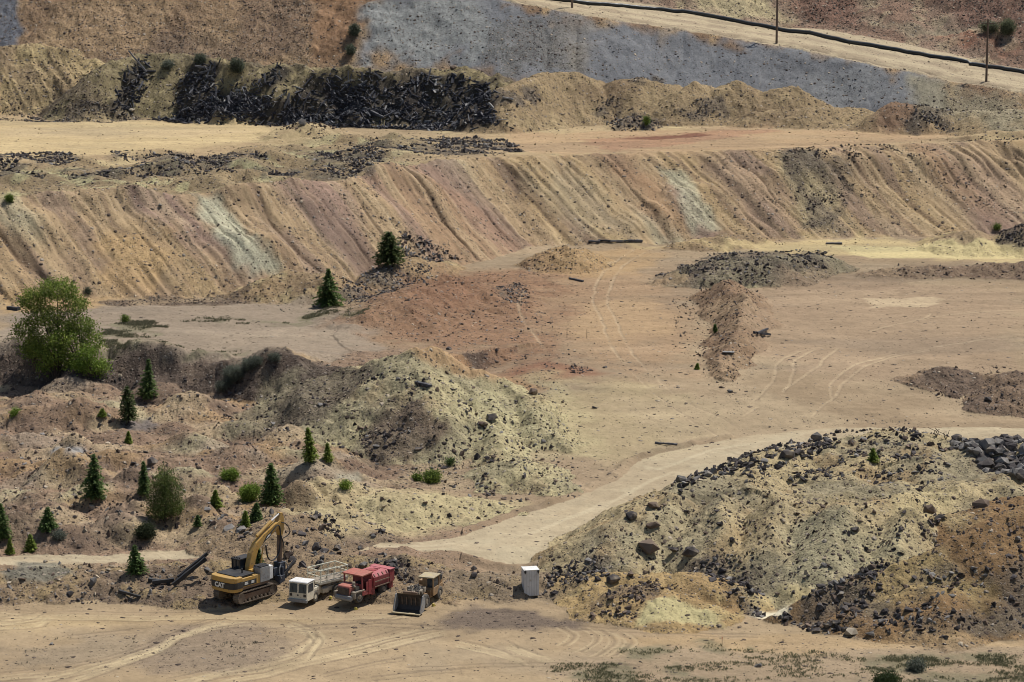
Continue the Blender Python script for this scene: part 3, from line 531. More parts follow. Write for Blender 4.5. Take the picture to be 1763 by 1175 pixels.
R([(480, 935), (530, 895), (640, 900), (700, 985), (620, 985), (500, 975)], 2.6, .18, 1.5, [DK, GY, BR, DK], 'grey boulder on the bank between excavator and utility truck', BK, 1.8, .4)
R([(630, 962), (700, 962), (720, 1005), (660, 1000)], 7, .2, 1.1, [DK, DK, GY], 'dark boulder in the clump above the red truck', BK, 1.6)
R([(700, 965), (900, 985), (920, 1030), (760, 1030)], 2.0, .1, .8, [DK, BR, GY], 'brown rock on the low bank behind the loader', BK)
R([(-100, 975), (330, 968), (380, 1000), (250, 1032), (-100, 1040)], 1.6, .12, 1.1, [BR, GY, DK, PL], 'rock on the low bank left of the excavator', BK, 2.6)
R([(0, 1015), (140, 1015), (210, 1035), (0, 1048)], 4, .1, .5, [GY, DK], 'small grey rock at the left toe of the bank', BK)
MM = 'boulders of the middle mound'
R([(590, 780), (640, 690), (720, 628), (790, 630), (960, 760), (960, 840), (860, 870), (700, 810)], 2.3, .14, 1.15, [DK, DK, BR, GY], 'dark rock scattered over the yellow green mound in the middle', MM, 2.4, .25)
R([(585, 775), (610, 725), (690, 680), (730, 690), (700, 745), (640, 800)], 5, .2, 1.2, [DK, DK, BR], 'dark rock crowded on the shaded left flank of the middle mound', MM, 1.8, .3)
R([(620, 660), (700, 640), (720, 690), (640, 720)], 2.5, .2, .9, [DK], 'dark rock high on the left of the middle mound', MM, 1.8, .3)
R([(880, 640), (960, 640), (1000, 760), (1000, 860), (900, 870)], 1.4, .1, .7, [BR, DK, GY], 'brown rock on the flat right of the middle mound', MM)
SC = 'rocks of the dark scarp'
R([(150, 612), (640, 628), (600, 690), (480, 730), (300, 690), (150, 665)], 3.0, .14, .9, [DK, DK, GY, BR], 'dark rock on the scarp below the grey terrace', SC, 2.2, .3)
R([(-100, 600), (150, 612), (150, 665), (-100, 670)], 2.0, .15, .8, [BR, DK], 'brown rock on the shaded scarp under the big tree', SC)
HU = 'rocks of the hummocky field'
R([(-150, 665), (150, 665), (480, 730), (600, 780), (700, 820), (900, 880), (600, 930), (300, 945), (-150, 960)], 1.2, .13, 1.05, [BR, DK, GY, PL, BR], 'brown rock lying among the low hummocks at left', HU, 3.2, .3)
R([(330, 890), (520, 880), (600, 920), (420, 945)], 2.2, .15, 1.2, [GY, DK, GY, BR], 'grey rock on the hummock above the excavator arm', HU, 2.2, .3)
R([(-150, 820), (600, 760), (620, 880), (-150, 900)], .5, .15, .7, [BR, DK], 'dark rock in the middle of the hummocky field', HU, 2.6)
UP = 'rocks of the upper floor'
R([(1120, 480), (1230, 435), (1430, 430), (1430, 470), (1330, 478), (1210, 498)], 5, .2, 1.1, [DK, DK, DK, GY], 'dark rock on the long dark pile beside the upper flat', UP, 1.9, .3)
R([(1150, 520), (1230, 470), (1310, 500), (1290, 600), (1260, 670), (1210, 660), (1180, 610)], 1.8, .12, .7, [BR, DK, BR], 'brown rock on the long brown berm beside the middle road', UP, 2.6)
R([(1490, 475), (1560, 455), (1763, 450), (1763, 482)], 2.4, .14, .9, [DK, BR], 'brown rock on the low berm at the right edge of the flat', UP, 2.2, .3)
R([(1560, 660), (1600, 632), (1763, 632), (1763, 710), (1640, 700)], 2.0, .12, .8, [BR, DK, BR], 'brown rock on the brown mounds at the right edge', UP, 2.4, .2)
R([(1715, 420), (1740, 388), (1800, 385), (1800, 422)], 7, .25, 1.1, [DK], 'dark rock in the black pile at the far right edge', UP, 1.8)
R([(580, 500), (620, 472), (740, 458), (745, 480), (660, 508)], 6, .15, .9, [GY, DK], 'grey rock in the rubble field behind the two dark pines', UP, 2.0)
R([(690, 400), (720, 410), (790, 440), (740, 452), (680, 430)], 4, .3, 1.5, [GY, BR, DK], 'grey boulder at the foot of the big slope by the round pine', UP, 1.5)
R([(855, 495), (900, 485), (910, 520), (870, 525)], 5, .15, .8, [GY, DK], 'grey rock in the small pile beside the footpath on the red ground', UP, 2.0)
R([(600, 560), (700, 480), (900, 460), (1000, 640), (860, 640), (720, 590)], 1.6, .12, .75, [BR, DK, GY], 'brown rock scattered over the red ground', UP, 3.0, .2)
R([(430, 485), (470, 462), (600, 470), (640, 500), (520, 522), (420, 520)], 2.6, .14, .8, [DK, BR, DK], 'dark rock on the small tan hump under the big slope', UP, 2.2, .3)
R([(420, 525), (600, 505), (680, 520), (560, 545)], 1.6, .1, .6, [GY, DK], 'grey rock at the back edge of the grey terrace', UP, 2.4, .3)
R([(890, 455), (960, 425), (1010, 430), (990, 465), (900, 470)], 2.6, .12, .7, [DK, BR], 'dark rock on the hump at the head of the middle road', UP, 2.2)
R([(970, 640), (1000, 625), (1020, 635), (1000, 645)], 6, .15, .8, [DK], 'dark rock in the small pile beside the wheel tracks', UP)
R([(1450, 722), (1590, 724), (1590, 732), (1450, 730)], 2.2, .12, .6, [GY, DK, PL], 'small rock in the line along the far road edge', UP, 2.0)
R([(960, 480), (1160, 440), (1763, 500), (1763, 700), (1300, 740), (1000, 700)], .035, .12, .5, [BR, DK], 'small lone rock on the open dirt flat', UP)
BS = 'rocks of the big raked slope'
R([(-100, 350), (200, 340), (560, 316), (900, 274), (1215, 268), (1500, 258), (1763, 250), (1763, 390), (1200, 412), (880, 436), (640, 462), (430, 515), (-100, 528)], 1.3, .08, .55, [BR, PL, BR, DK], 'small brown rock on the big raked slope', BS, 3.2, .2)
R([(150, 520), (320, 500), (430, 490), (430, 522), (200, 528)], 5, .1, .6, [BR, PL, DK], 'brown rock heaped along the foot of the big slope at left', BS, 2.4)
R([(1340, 262), (1440, 254), (1470, 300), (1450, 380), (1390, 395), (1370, 320)], 4.6, .15, .85, [DK, DK, BR], 'dark rock in the streak down the right half of the slope', BS, 2.0, .4)
R([(1490, 262), (1640, 262), (1763, 340), (1763, 380), (1660, 350), (1560, 300)], 3.2, .15, .8, [DK, BR], 'dark rock near the right end of the slope', BS, 2.2, .4)
R([(560, 370), (640, 360), (720, 400), (690, 440), (640, 420)], 2.0, .15, .8, [DK, GY], 'grey rock on the slope above the round pine', BS, 2.0, .3)
RM = 'rocks along the bench rim'
for pp in ([(-60, 268), (120, 262), (140, 276), (-60, 284)], [(190, 262), (300, 268), (310, 280), (200, 280)], [(290, 262), (440, 258), (470, 275), (320, 285)], [(600, 248), (760, 236), (870, 240), (905, 262), (830, 266), (620, 262)], [(440, 292), (540, 284), (640, 282), (650, 302), (460, 308)], [(100, 292), (240, 286), (340, 290), (340, 304), (120, 308)], [(-60, 300), (60, 296), (90, 308), (-60, 318)], [(330, 290), (420, 288), (420, 312), (330, 308)], [(540, 262), (660, 262), (660, 280), (540, 282)]):
    R(pp, 7, .24, 1.2, [DK, DK, DK, GY], 'dark rock in the rubble bands on the near edge of the bench', RM, 1.9, .25)
R([(-60, 262), (400, 262), (760, 240), (900, 262), (640, 300), (350, 330), (-60, 340)], .8, .12, .9, [DK, BR, PL], 'dark rock among the small mounds on the bench edge', RM, 2.4, .2)
R([(1040, 205), (1100, 194), (1140, 208), (1130, 222), (1060, 226)], 6, .2, 1.1, [DK, DK, GY], 'dark rock in the small pile on the far side of the bench', RM, 1.9)
R([(470, 226), (520, 206), (590, 222), (560, 235)], 2.5, .2, 1.1, [BR, DK], 'brown rock on the hump in the middle of the bench', RM, 2.0)
R([(1630, 245), (1680, 232), (1763, 236), (1763, 262)], 2.5, .2, .9, [DK, BR], 'dark rock at the right end of the bench', RM, 2.0, .3)
R([(1330, 262), (1480, 250), (1620, 254), (1620, 270), (1350, 280)], 5, .2, 1.0, [DK, DK, BR], 'dark rock on the mounds along the right rim of the bench', RM, 2.0, .2)
UD = 'rocks of the upper dump'
for pp in ([(1165, 196), (1195, 168), (1240, 172), (1250, 205), (1190, 205)], [(1020, 195), (1035, 165), (1065, 170), (1070, 200)], [(890, 190), (900, 145), (930, 150), (930, 195)], [(1080, 145), (1130, 128), (1150, 138), (1120, 148)], [(1560, 215), (1570, 180), (1640, 185), (1640, 225)], [(1550, 205), (1600, 190), (1660, 225), (1560, 228)]):
    R(pp, 6, .2, 1.0, [DK, DK, GY], 'dark rock in a patch on the row of conical heaps', UD, 2.0, .15)
R([(880, 205), (1050, 190), (1400, 180), (1500, 200), (1480, 220), (1200, 210), (900, 212)], .8, .12, .6, [BR, DK, PL], 'brown rock at the foot of the conical heaps', UD)
R([(30, 200), (120, 186), (200, 190), (240, 205), (190, 212), (40, 210)], 7, .2, .9, [DK, DK, GY], 'dark rock at the foot of the left yellow heap', UD, 2.0, .1)
R([(-60, 130), (60, 100), (150, 110), (195, 190), (190, 208), (-60, 208)], 4.2, .15, .8, [DK, BR, DK], 'dark rock down the left yellow heap on the upper level', UD, 2.2, .35)
R([(-60, 40), (420, 40), (420, 110), (150, 108), (-60, 85)], 2.6, .14, .75, [BR, PL, DK, BR], 'brown rock on the brown slope at top left', UD, 2.6, .3)
R([(415, -10), (535, -10), (535, 108), (410, 108)], 4, .14, .75, [BR, BR, DK, PL], 'brown rock in the rubble chute at top left', UD, 2.4, .1)
R([(860, 40), (980, 40), (980, 125), (860, 120)], 3.0, .12, .6, [DK, GY], 'dark rock in the dark patch of the grey slope', UD, 2.4, .2)
R([(620, 0), (860, 0), (860, 118), (620, 105)], 1.2, .1, .5, [DK, GY, PL], 'grey rock on the pale grey slope', UD, 2.6, .2)
R([(1380, 160), (1450, 120), (1560, 150), (1520, 180), (1400, 185)], 3.0, .12, .6, [DK, GY], 'dark rock at the right of the grey slope', UD, 2.4, .3)
R([(1360, 0), (1480, 0), (1480, 45), (1400, 40)], 3, .2, .9, [BR, BR, DK, PL], 'brown rock on the reddish hillside above the upper road', UD, 2.0, .2)
R([(1590, 0), (1763, 0), (1763, 40), (1650, 30)], 3, .2, .9, [BR, BR, DK, PL], 'brown rock on the reddish hillside at top right', UD, 2.0, .2)
R([(0, 1100), (480, 1080), (480, 1160), (0, 1170)], .35, .08, .3, [DK, GY, PL], 'small rock on the front lot', 'rocks of the front lot')
R([(900, 1085), (1763, 1100), (1763, 1175), (900, 1175)], .12, .08, .3, [DK, BR], 'small rock on the front flat', 'rocks of the front lot')
for pp in DPOLY: R(pp, 4, .2, .95, [DK, DK, DK, GY], 'dark broken rock mixed into the scrap wood dump', 'rocks of the scrap wood dump', 2.0, .15)
R([(845, 200), (850, 158), (900, 150), (935, 165), (925, 198)], 5, .2, .9, [DK, DK, BR], 'dark rock where the scrap wood dump peters out at its right', 'rocks of the scrap wood dump', 2.0, .3)
fl = ((ZONE == 0) & ((Y < 264) | (X > 0) | (Y > 352))) | (ZONE == 13)
w1 = fbm(X/24, Y/9, 4, 171); w2 = fbm(X/17, Y/6, 4, 172); w3 = fbm(X/5, Y/2, 3, 173)
C = mixc(C, C*np.array([.80, .82, .86]), .75*ss(.1, .65, w1)*fl*np.where(Y < 264, .45, 1)); C = mixc(C, C*np.array([1.14, 1.15, 1.15]), .8*ss(.15, .7, w2)*fl); C = mixc(C, C*.86, .6*ss(.25, .7, w3)*fl)
# fine tonal variation of the dirt
C = C*(1 + (0.05 + .22*np.minimum(GRIT, .35))*fbm(X/.8, Y/.8, 3, 151))[..., None]
C = C*(1 + .07*fbm(X/6, Y/1.6, 3, 152)*((ZONE == 0) | (ZONE == 13) | (ZONE == 20)))[..., None]
C = np.clip(C*0.94, 0.02, 0.9)

# ------------------------------------------------------------------ materials
def newmat(name):
    m = bpy.data.materials.new(name); m.use_nodes = True; return m, m.node_tree.nodes, m.node_tree.links, m.node_tree.nodes['Principled BSDF']
def nd(n, t, **k):
    o = n.new(t)
    for a, b in k.items(): setattr(o, a, b)
    return o
def math_(n, l, op, a, b=None, c=None):
    o = n.new('ShaderNodeMath'); o.operation = op
    for i, v in enumerate((a, b, c)):
        if v is None: continue
        if isinstance(v, (int, float)): o.inputs[i].default_value = v
        else: l.new(v, o.inputs[i])
    return o.outputs[0]
def mixn(n, l, mode, fac, a, b):
    o = n.new('ShaderNodeMix'); o.data_type = 'RGBA'; o.blend_type = mode
    for i, v in ((0, fac), (6, a), (7, b)):
        if isinstance(v, (int, float)): o.inputs[i].default_value = v
        elif isinstance(v, tuple): o.inputs[i].default_value = v
        else: l.new(v, o.inputs[i])
    return o.outputs[2]
def dirt_material():
    m, n, l, b = newmat('stony_dirt')
    geo = n.new('ShaderNodeNewGeometry').outputs['Position']
    col = nd(n, 'ShaderNodeAttribute', attribute_name='albedo').outputs['Color']
    grit = nd(n, 'ShaderNodeAttribute', attribute_name='grit').outputs['Fac']
    b.inputs['Roughness'].default_value = 0.95; b.inputs['Specular IOR Level'].default_value = 0.12
    bumps = []
    for sc, seed, dark in ((1.5, 0, 1), (3.4, 9, 1), (7.0, 31, 0)):
        mp = nd(n, 'ShaderNodeMapping'); mp.inputs['Location'].default_value = (seed, seed*.7, seed*.3); l.new(geo, mp.inputs[0])
        nz = nd(n, 'ShaderNodeTexNoise'); nz.inputs['Scale'].default_value = sc*1.5; nz.inputs['Detail'].default_value = 1; l.new(mp.outputs[0], nz.inputs['Vector'])
        ad = n.new('ShaderNodeVectorMath'); ad.operation = 'MULTIPLY_ADD'; l.new(nz.outputs['Color'], ad.inputs[0]); ad.inputs[1].default_value = (.35/sc*1.6,)*3; l.new(mp.outputs[0], ad.inputs[2])
        v = nd(n, 'ShaderNodeTexVoronoi'); v.inputs['Scale'].default_value = sc; l.new(ad.outputs[0], v.inputs['Vector'])
        sp_ = nd(n, 'ShaderNodeSeparateColor'); l.new(v.outputs['Color'], sp_.inputs[0])
        keep = math_(n, l, 'LESS_THAN', sp_.outputs[0], math_(n, l, 'MULTIPLY', grit, 1.15))
        rad = math_(n, l, 'MULTIPLY_ADD', sp_.outputs[1], 0.28, 0.16)
        ins = math_(n, l, 'LESS_THAN', v.outputs['Distance'], rad)
        st = math_(n, l, 'MULTIPLY', keep, ins)
        ramp = nd(n, 'ShaderNodeValToRGB'); l.new(sp_.outputs[2], ramp.inputs[0])
        e = ramp.color_ramp.elements; e[0].position = 0; e[0].color = (.045, .034, .030, 1); e[1].position = 1; e[1].color = (.40, .33, .24, 1)
        for p_, c_ in ((.45, (.075, .055, .045, 1)), (.7, (.15, .115, .09, 1)), (.85, (.22, .19, .16, 1))):
            x_ = e.new(p_); x_.color = c_
        col = mixn(n, l, 'MIX', math_(n, l, 'MULTIPLY', st, .92), col, ramp.outputs[0])
        hgt = math_(n, l, 'MULTIPLY', st, math_(n, l, 'SUBTRACT', 0.5, v.outputs['Distance']))
        bumps.append(math_(n, l, 'MULTIPLY', hgt, 1.0/sc))
    nz = nd(n, 'ShaderNodeTexNoise'); nz.inputs['Scale'].default_value = 1.3; nz.inputs['Detail'].default_value = 8; nz.inputs['Roughness'].default_value = .7; l.new(geo, nz.inputs['Vector'])
    r2 = nd(n, 'ShaderNodeMapRange'); l.new(nz.outputs[0], r2.inputs[0]); r2.inputs[1].default_value = .3; r2.inputs[2].default_value = .7; r2.inputs[3].default_value = .74; r2.inputs[4].default_value = 1.24
    nf = math_(n, l, 'MULTIPLY_ADD', math_(n, l, 'SUBTRACT', r2.outputs[0], 1.0), math_(n, l, 'MINIMUM', math_(n, l, 'MULTIPLY_ADD', grit, 3.0, .25), 1.0), 1.0)
    gr = nd(n, 'ShaderNodeCombineColor')
    for i in range(3): l.new(nf, gr.inputs[i])
    col = mixn(n, l, 'MULTIPLY', 1.0, col, gr.outputs[0])
    l.new(col, b.inputs['Base Color'])
    hs = math_(n, l, 'ADD', math_(n, l, 'ADD', bumps[0], bumps[1]), math_(n, l, 'MULTIPLY', bumps[2], 1.0))
    nz2 = nd(n, 'ShaderNodeTexNoise'); nz2.inputs['Scale'].default_value = 3.0; nz2.inputs['Detail'].default_value = 6; nz2.inputs['Roughness'].default_value = .65; l.new(geo, nz2.inputs['Vector'])
    hs = math_(n, l, 'ADD', hs, math_(n, l, 'MULTIPLY', nz2.outputs[0], math_(n, l, 'MULTIPLY_ADD', grit, .35, .05)))
    bp = nd(n, 'ShaderNodeBump'); bp.inputs['Strength'].default_value = 0.85; bp.inputs['Distance'].default_value = 1.5; l.new(hs, bp.inputs['Height'])
    l.new(bp.outputs[0], b.inputs['Normal'])
    return m
DIRT = dirt_material()

# ------------------------------------------------------------------ cut the sheet into its named pieces
nr, nc = SH
V = np.stack([X, Y, Z], -1).reshape(-1, 3)
dxv = np.zeros(SH + (3,)); dyv = np.zeros(SH + (3,)); G3 = V.reshape(SH + (3,))
dxv[:, 1:-1] = G3[:, 2:] - G3[:, :-2]; dxv[:, 0] = G3[:, 1]-G3[:, 0]; dxv[:, -1] = G3[:, -1]-G3[:, -2]
dyv[1:-1] = G3[2:] - G3[:-2]; dyv[0] = G3[1]-G3[0]; dyv[-1] = G3[-1]-G3[-2]
NRM = np.cross(dxv, dyv).reshape(-1, 3); NRM /= np.linalg.norm(NRM, axis=1)[:, None]
ii = np.arange(nr*nc).reshape(SH)
quads = np.stack([ii[:-1, :-1], ii[:-1, 1:], ii[1:, 1:], ii[1:, :-1]], -1).reshape(-1, 4)
qz = ZONE[:-1, :-1].reshape(-1)
CF = C.reshape(-1, 3).astype(np.float32); GF = GRIT.reshape(-1).astype(np.float32)
def mesh_from(name, verts, faces4, smooth=True):
    me = bpy.data.meshes.new(name); nv, nf = len(verts), len(faces4); k = faces4.shape[1]
    me.vertices.add(nv); me.vertices.foreach_set('co', np.ascontiguousarray(verts, np.float32).ravel())
    me.loops.add(nf*k); me.loops.foreach_set('vertex_index', np.ascontiguousarray(faces4, np.int32).ravel())
    me.polygons.add(nf); me.polygons.foreach_set('loop_start', np.arange(0, nf*k, k, dtype=np.int32))
    me.polygons.foreach_set('use_smooth', np.full(nf, smooth)); me.update(calc_edges=True); return me
def add_attr(me, name, data):
    if data.ndim == 2:
        a = me.attributes.new(name, 'FLOAT_COLOR', 'POINT'); a.data.foreach_set('color', np.concatenate([data, np.ones((len(data), 1), np.float32)], 1).astype(np.float32).ravel())
    else:
        a = me.attributes.new(name, 'FLOAT', 'POINT'); a.data.foreach_set('value', data.astype(np.float32))
for zid, zname in sorted(ZN.items()):
    fq = quads[qz == zid]
    if len(fq) == 0: continue
    uniq, inv = np.unique(fq, return_inverse=True)
    me = mesh_from(zname, V[uniq], inv.reshape(-1, 4)); add_attr(me, 'albedo', CF[uniq]); add_attr(me, 'grit', GF[uniq])
    me.normals_split_custom_set_from_vertices(NRM[uniq].tolist())
    me.materials.append(DIRT); o = bpy.data.objects.new(zname, me); COL.objects.link(o); o['kind'] = 'structure'
# ------------------------------------------------------------------ tags, small mesh helpers, object materials
def tag(o, label=None, cat=None, group=None, kind=None):
    if label: o['label'] = label
    if cat: o['category'] = cat
    if group: o['group'] = group
    if kind: o['kind'] = kind
    return o
def empty(name, loc, rz=0):
    o = bpy.data.objects.new(name, None); COL.objects.link(o); o.location = loc; o.rotation_euler = (0, 0, rz); return o
def copy_tree(o, parent=None):
    c = o.copy(); COL.objects.link(c); c.parent = parent
    for ch in list(o.children): copy_tree(ch, c)
    return c
def attr_mat(name, rough=.9, spec=.15, vary=0.0, bump=None, trans=0.0):
    m, n, l, b = newmat(name); b.inputs['Roughness'].default_value = rough; b.inputs['Specular IOR Level'].default_value = spec
    a = nd(n, 'ShaderNodeAttribute', attribute_name='albedo').outputs['Color']
    if bump:
        tc = nd(n, 'ShaderNodeNewGeometry').outputs['Position']
        nz = nd(n, 'ShaderNodeTexNoise'); nz.inputs['Scale'].default_value = bump; nz.inputs['Detail'].default_value = 5; l.new(tc, nz.inputs['Vector'])
        r2 = nd(n, 'ShaderNodeMapRange'); l.new(nz.outputs[0], r2.inputs[0]); r2.inputs[1].default_value = .3; r2.inputs[2].default_value = .7; r2.inputs[3].default_value = .6; r2.inputs[4].default_value = 1.4
        cc = nd(n, 'ShaderNodeCombineColor')
        for i in range(3): l.new(r2.outputs[0], cc.inputs[i])
        a = mixn(n, l, 'MULTIPLY', 1.0, a, cc.outputs[0])
        bp = nd(n, 'ShaderNodeBump'); bp.inputs['Strength'].default_value = .6; bp.inputs['Distance'].default_value = .2; l.new(nz.outputs[0], bp.inputs['Height']); l.new(bp.outputs[0], b.inputs['Normal'])
    l.new(a, b.inputs['Base Color']); return m
def rock_mat(name, c1, c2, dust=(.30, .24, .16, 1)):
    m, n, l, b = newmat(name); b.inputs['Roughness'].default_value = .9; b.inputs['Specular IOR Level'].default_value = .2
    tc = nd(n, 'ShaderNodeTexCoord').outputs['Object']; oi = nd(n, 'ShaderNodeObjectInfo').outputs['Random']
    nz = nd(n, 'ShaderNodeTexNoise'); nz.inputs['Scale'].default_value = 2.2; nz.inputs['Detail'].default_value = 6; l.new(tc, nz.inputs['Vector'])
    f = math_(n, l, 'ADD', math_(n, l, 'MULTIPLY', oi, .7), math_(n, l, 'MULTIPLY_ADD', nz.outputs[0], 1.2, -.45)); 
    col = mixn(n, l, 'MIX', f, c1, c2)
    nz3 = nd(n, 'ShaderNodeTexNoise'); nz3.inputs['Scale'].default_value = 1.4; nz3.inputs['Detail'].default_value = 4; l.new(tc, nz3.inputs['Vector'])
    r = nd(n, 'ShaderNodeMapRange'); l.new(nz3.outputs[0], r.inputs[0]); r.inputs[1].default_value = .52; r.inputs[2].default_value = .7; r.inputs[3].default_value = 0; r.inputs[4].default_value = .55
    col = mixn(n, l, 'MIX', r.outputs[0], col, dust)
    l.new(col, b.inputs['Base Color'])
    bp = nd(n, 'ShaderNodeBump'); bp.inputs['Strength'].default_value = .5; bp.inputs['Distance'].default_value = .15; l.new(nz.outputs[0], bp.inputs['Height']); l.new(bp.outputs[0], b.inputs['Normal'])
    return m
ROCKM = [rock_mat('dark_rock', (.030, .026, .026, 1), (.105, .09, .082, 1)), rock_mat('grey_rock', (.09, .083, .076, 1), (.24, .22, .20, 1)), rock_mat('brown_rock', (.065, .045, .036, 1), (.17, .125, .092, 1)), rock_mat('pale_rock', (.20, .165, .12, 1), (.34, .29, .22, 1))]
TONE = [np.array([.056, .048, .046]), np.array([.15, .138, .126]), np.array([.115, .084, .064]), np.array([.27, .22, .16])]

def hull(npts, seed, flat=.75):
    r = np.random.default_rng(seed); p = r.normal(size=(npts, 3)); p /= np.linalg.norm(p, axis=1)[:, None]
    p *= r.uniform(.6, 1.15, (npts, 1)); p *= np.array([1, r.uniform(.65, .95), r.uniform(.5, .8)*flat/.75])*.5
    bm = bmesh.new(); vs = [bm.verts.new(q) for q in p]; res = bmesh.ops.convex_hull(bm, input=vs)
    bmesh.ops.delete(bm, geom=list({g for g in res['geom_interior'] + res['geom_unused'] if isinstance(g, bmesh.types.BMVert)}), context='VERTS')
    bmesh.ops.triangulate(bm, faces=bm.faces[:]); bm.verts.index_update()
    v = np.array([q.co[:] for q in bm.verts]); f = np.array([[q.index for q in t.verts] for t in bm.faces]); bm.free(); return v, f
ROCKP = [hull(10, 300+i) for i in range(10)]; BOULD = [hull(13, 400+i) for i in range(14)]; BIGB = [hull(24, 450+i, .85) for i in range(10)]; PEB = [hull(7, 500+i) for i in range(6)]
ROCKME = {}
def rock_mesh(k, t):
    if (k, t) not in ROCKME:
        v, f = (BOULD + BIGB)[k]; me = mesh_from('boulder', v, f, False); me.materials.append(ROCKM[t]); ROCKME[k, t] = me
    return ROCKME[k, t]
def boulder(x, y, size, tone, label, group=None, sink=.28, flat=1.0):
    o = bpy.data.objects.new('boulder', rock_mesh(random.randrange(len(BOULD)) if size < 1.3 else len(BOULD) + random.randrange(len(BIGB)), tone)); COL.objects.link(o)
    o.location = (x, y, ground(x, y) + size*(.22*flat - sink*.35)); o.scale = (size, size, size*flat)
    o.rotation_euler = (random.uniform(-.35, .35), random.uniform(-.35, .35), random.uniform(0, 6.28))
    tag(o, label, 'boulder', group); return o

# boulders that stand out one by one
for (px, py, wpx, t, fl, lab) in [
    (772, 602, 17, DK, .8, 'dark lone boulder on the ground just behind the crest of the middle mound'),
    (1407, 757, 26, GY, 1.0, 'big rounded grey boulder on the highest left shoulder of the front heap'),
    (1355, 786, 32, DK, .9, 'dark wedge shaped boulder below the rounded grey one on the front heap'),
    (1118, 950, 46, BR, 1.0, 'very large split yellowish brown boulder low on the left face of the front heap'),
    (1190, 955, 32, DK, 1.0, 'large black boulder right of the split yellowish one'),
    (1163, 948, 26, DK, .6, 'flat dark slab leaning beside the split yellowish boulder'),
    (1086, 892, 24, DK, 1.0, 'dark boulder highest on the left end of the front heap'), (1124, 873, 24, BR, 1.0, 'rusty brown boulder below the left crest of the front heap'), (1124, 908, 24, BR, 1.0, 'brown boulder beneath the rusty one on the left of the front heap'),
    (1472, 915, 20, DK, .9, 'dark boulder with a shadow on the pale face of the front heap'), (1600, 882, 28, BR, 1.0, 'brown boulder standing at the brow of the front heap'), (1619, 893, 22, DK, .7, 'black slab leaning against the brown boulder at the brow'),
    (1690, 872, 32, BR, .9, 'large purple brown boulder where the brown slope begins'), (1752, 930, 16, GY, 1.3, 'grey upright rock alone on the brown slope'), (1466, 1092, 30, PL, .8, 'pale rectangular block at the toe of the dark rubble'), (1498, 1094, 22, GY, .8, 'grey block beside the pale rectangular block'), (1628, 1098, 24, DK, .7, 'dark flat rock at the edge of the front flat'),
    (1418, 975, 13, GY, 1.0, 'small blue grey rock low on the pale face'), (1240, 905, 15, DK, 1, 'dark rock in the middle of the pale face'), (1260, 932, 18, DK, 1.1, 'dark leaning rock left of the small ochre heap crest'),
    (1725, 800, 40, GY, .8, 'biggest grey block of the rock pile at top right'), (1700, 772, 30, GY, 1.1, 'pointed grey block on top of the rock pile at top right'), (1055, 1000, 30, DK, .9, 'large dark slab in the rubble right of the white cabinet'), (1084, 990, 18, BR, 1.0, 'brown boulder on top of the small ochre heap'),
    (1020, 1061, 16, BR, 1.0, 'brown boulder alone at the left corner of the small pale heap'), (1052, 1032, 14, BR, 1.5, 'pointed brown boulder on the flank of the small ochre heap'), (1340, 1022, 14, BR, .9, 'brown boulder on the sandy path between the heaps'), (1365, 1020, 12, DK, .9, 'dark boulder on the sandy path between the heaps'),
    (815, 992, 22, DK, .8, 'dark flat boulder behind the loader carrying a pointed rock'), (816, 981, 13, GY, 1.3, 'pointed grey rock perched on the flat boulder behind the loader'), (262, 798, 26, DK, 1.0, 'large dark boulder among the hummocks above the round pine'), (230, 800, 15, DK, 1.0, 'dark boulder left of the large one among the hummocks'), (158, 792, 20, BR, 1.0, 'brown boulder above the dark spruce at left'),
    (918, 678, 20, BR, 1.0, 'brown boulder on the flat right of the middle mound crest'), (846, 722, 22, DK, .9, 'dark wedge shaped boulder on the right of the middle mound'), (830, 732, 22, BR, .7, 'brown boulder touching the wedge shaped one on the middle mound'), (822, 790, 16, DK, 1.6, 'dark upright slab low on the middle mound'), (838, 790, 14, DK, .8, 'dark rock right of the upright slab'), (551, 697, 16, GY, .5, 'pale grey flat slab on the dark scarp'),
    (720, 775, 16, DK, .8, 'dark boulder at the front foot of the middle mound'), (670, 865, 12, DK, 1, 'dark pointed rock on the pale low hump before the middle mound'), (545, 945, 24, DK, 1.1, 'dark upright boulder on the bank above the utility truck'), (525, 936, 16, GY, 1, 'grey boulder beside the dark upright one on the bank'), (395, 912, 28, GY, .6, 'pale grey flat boulder above the excavator cab'), (415, 914, 24, GY, .7, 'grey boulder right of the pale flat one above the cab'), (428, 862, 18, DK, 1, 'grey boulder beside the bright green shrub'),
    (625, 972, 24, GY, .5, 'grey flat slab on the bank above the utility truck rail'), (160, 1003, 22, GY, 1.1, 'pale grey angular boulder on the bank at left'), (120, 1024, 22, DK, .9, 'dark boulder at the foot of the bank at left'), (78, 968, 14, PL, .9, 'pale orange boulder beside the lower road'), (88, 1110, 12, GY, .9, 'small pale boulder alone on the front lot'),
    (1305, 1148, 22, GY, .9, 'grey boulder alone on the front grass'), (1257, 676, 14, GY, 1, 'grey boulder at the near end of the long berm'), (1243, 668, 12, BR, .8, 'brown rock left of the grey boulder at the end of the berm'), (1023, 703, 14, DK, .9, 'dark rock on the small mound beside the tracks'), (1702, 690, 20, DK, .8, 'dark blue slab on the right brown mound'), (855, 604, 11, DK, .9, 'dark lone rock on the red ground'), (1042, 575 + 58, 14, DK, .7, 'dark rock beside the wheel tracks'),
    (520, 215, 17, GY, 1.2, 'pale grey pointed slab on the hump on the bench'), (780, 118, 14, BR, .8, 'rusty block on the crest above the timber dump'), (228, 190, 16, PL, .6, 'pale block at the foot of the timber dump'), (276, 355, 10, GY, 1, 'grey boulder high on the left of the raked slope')]:
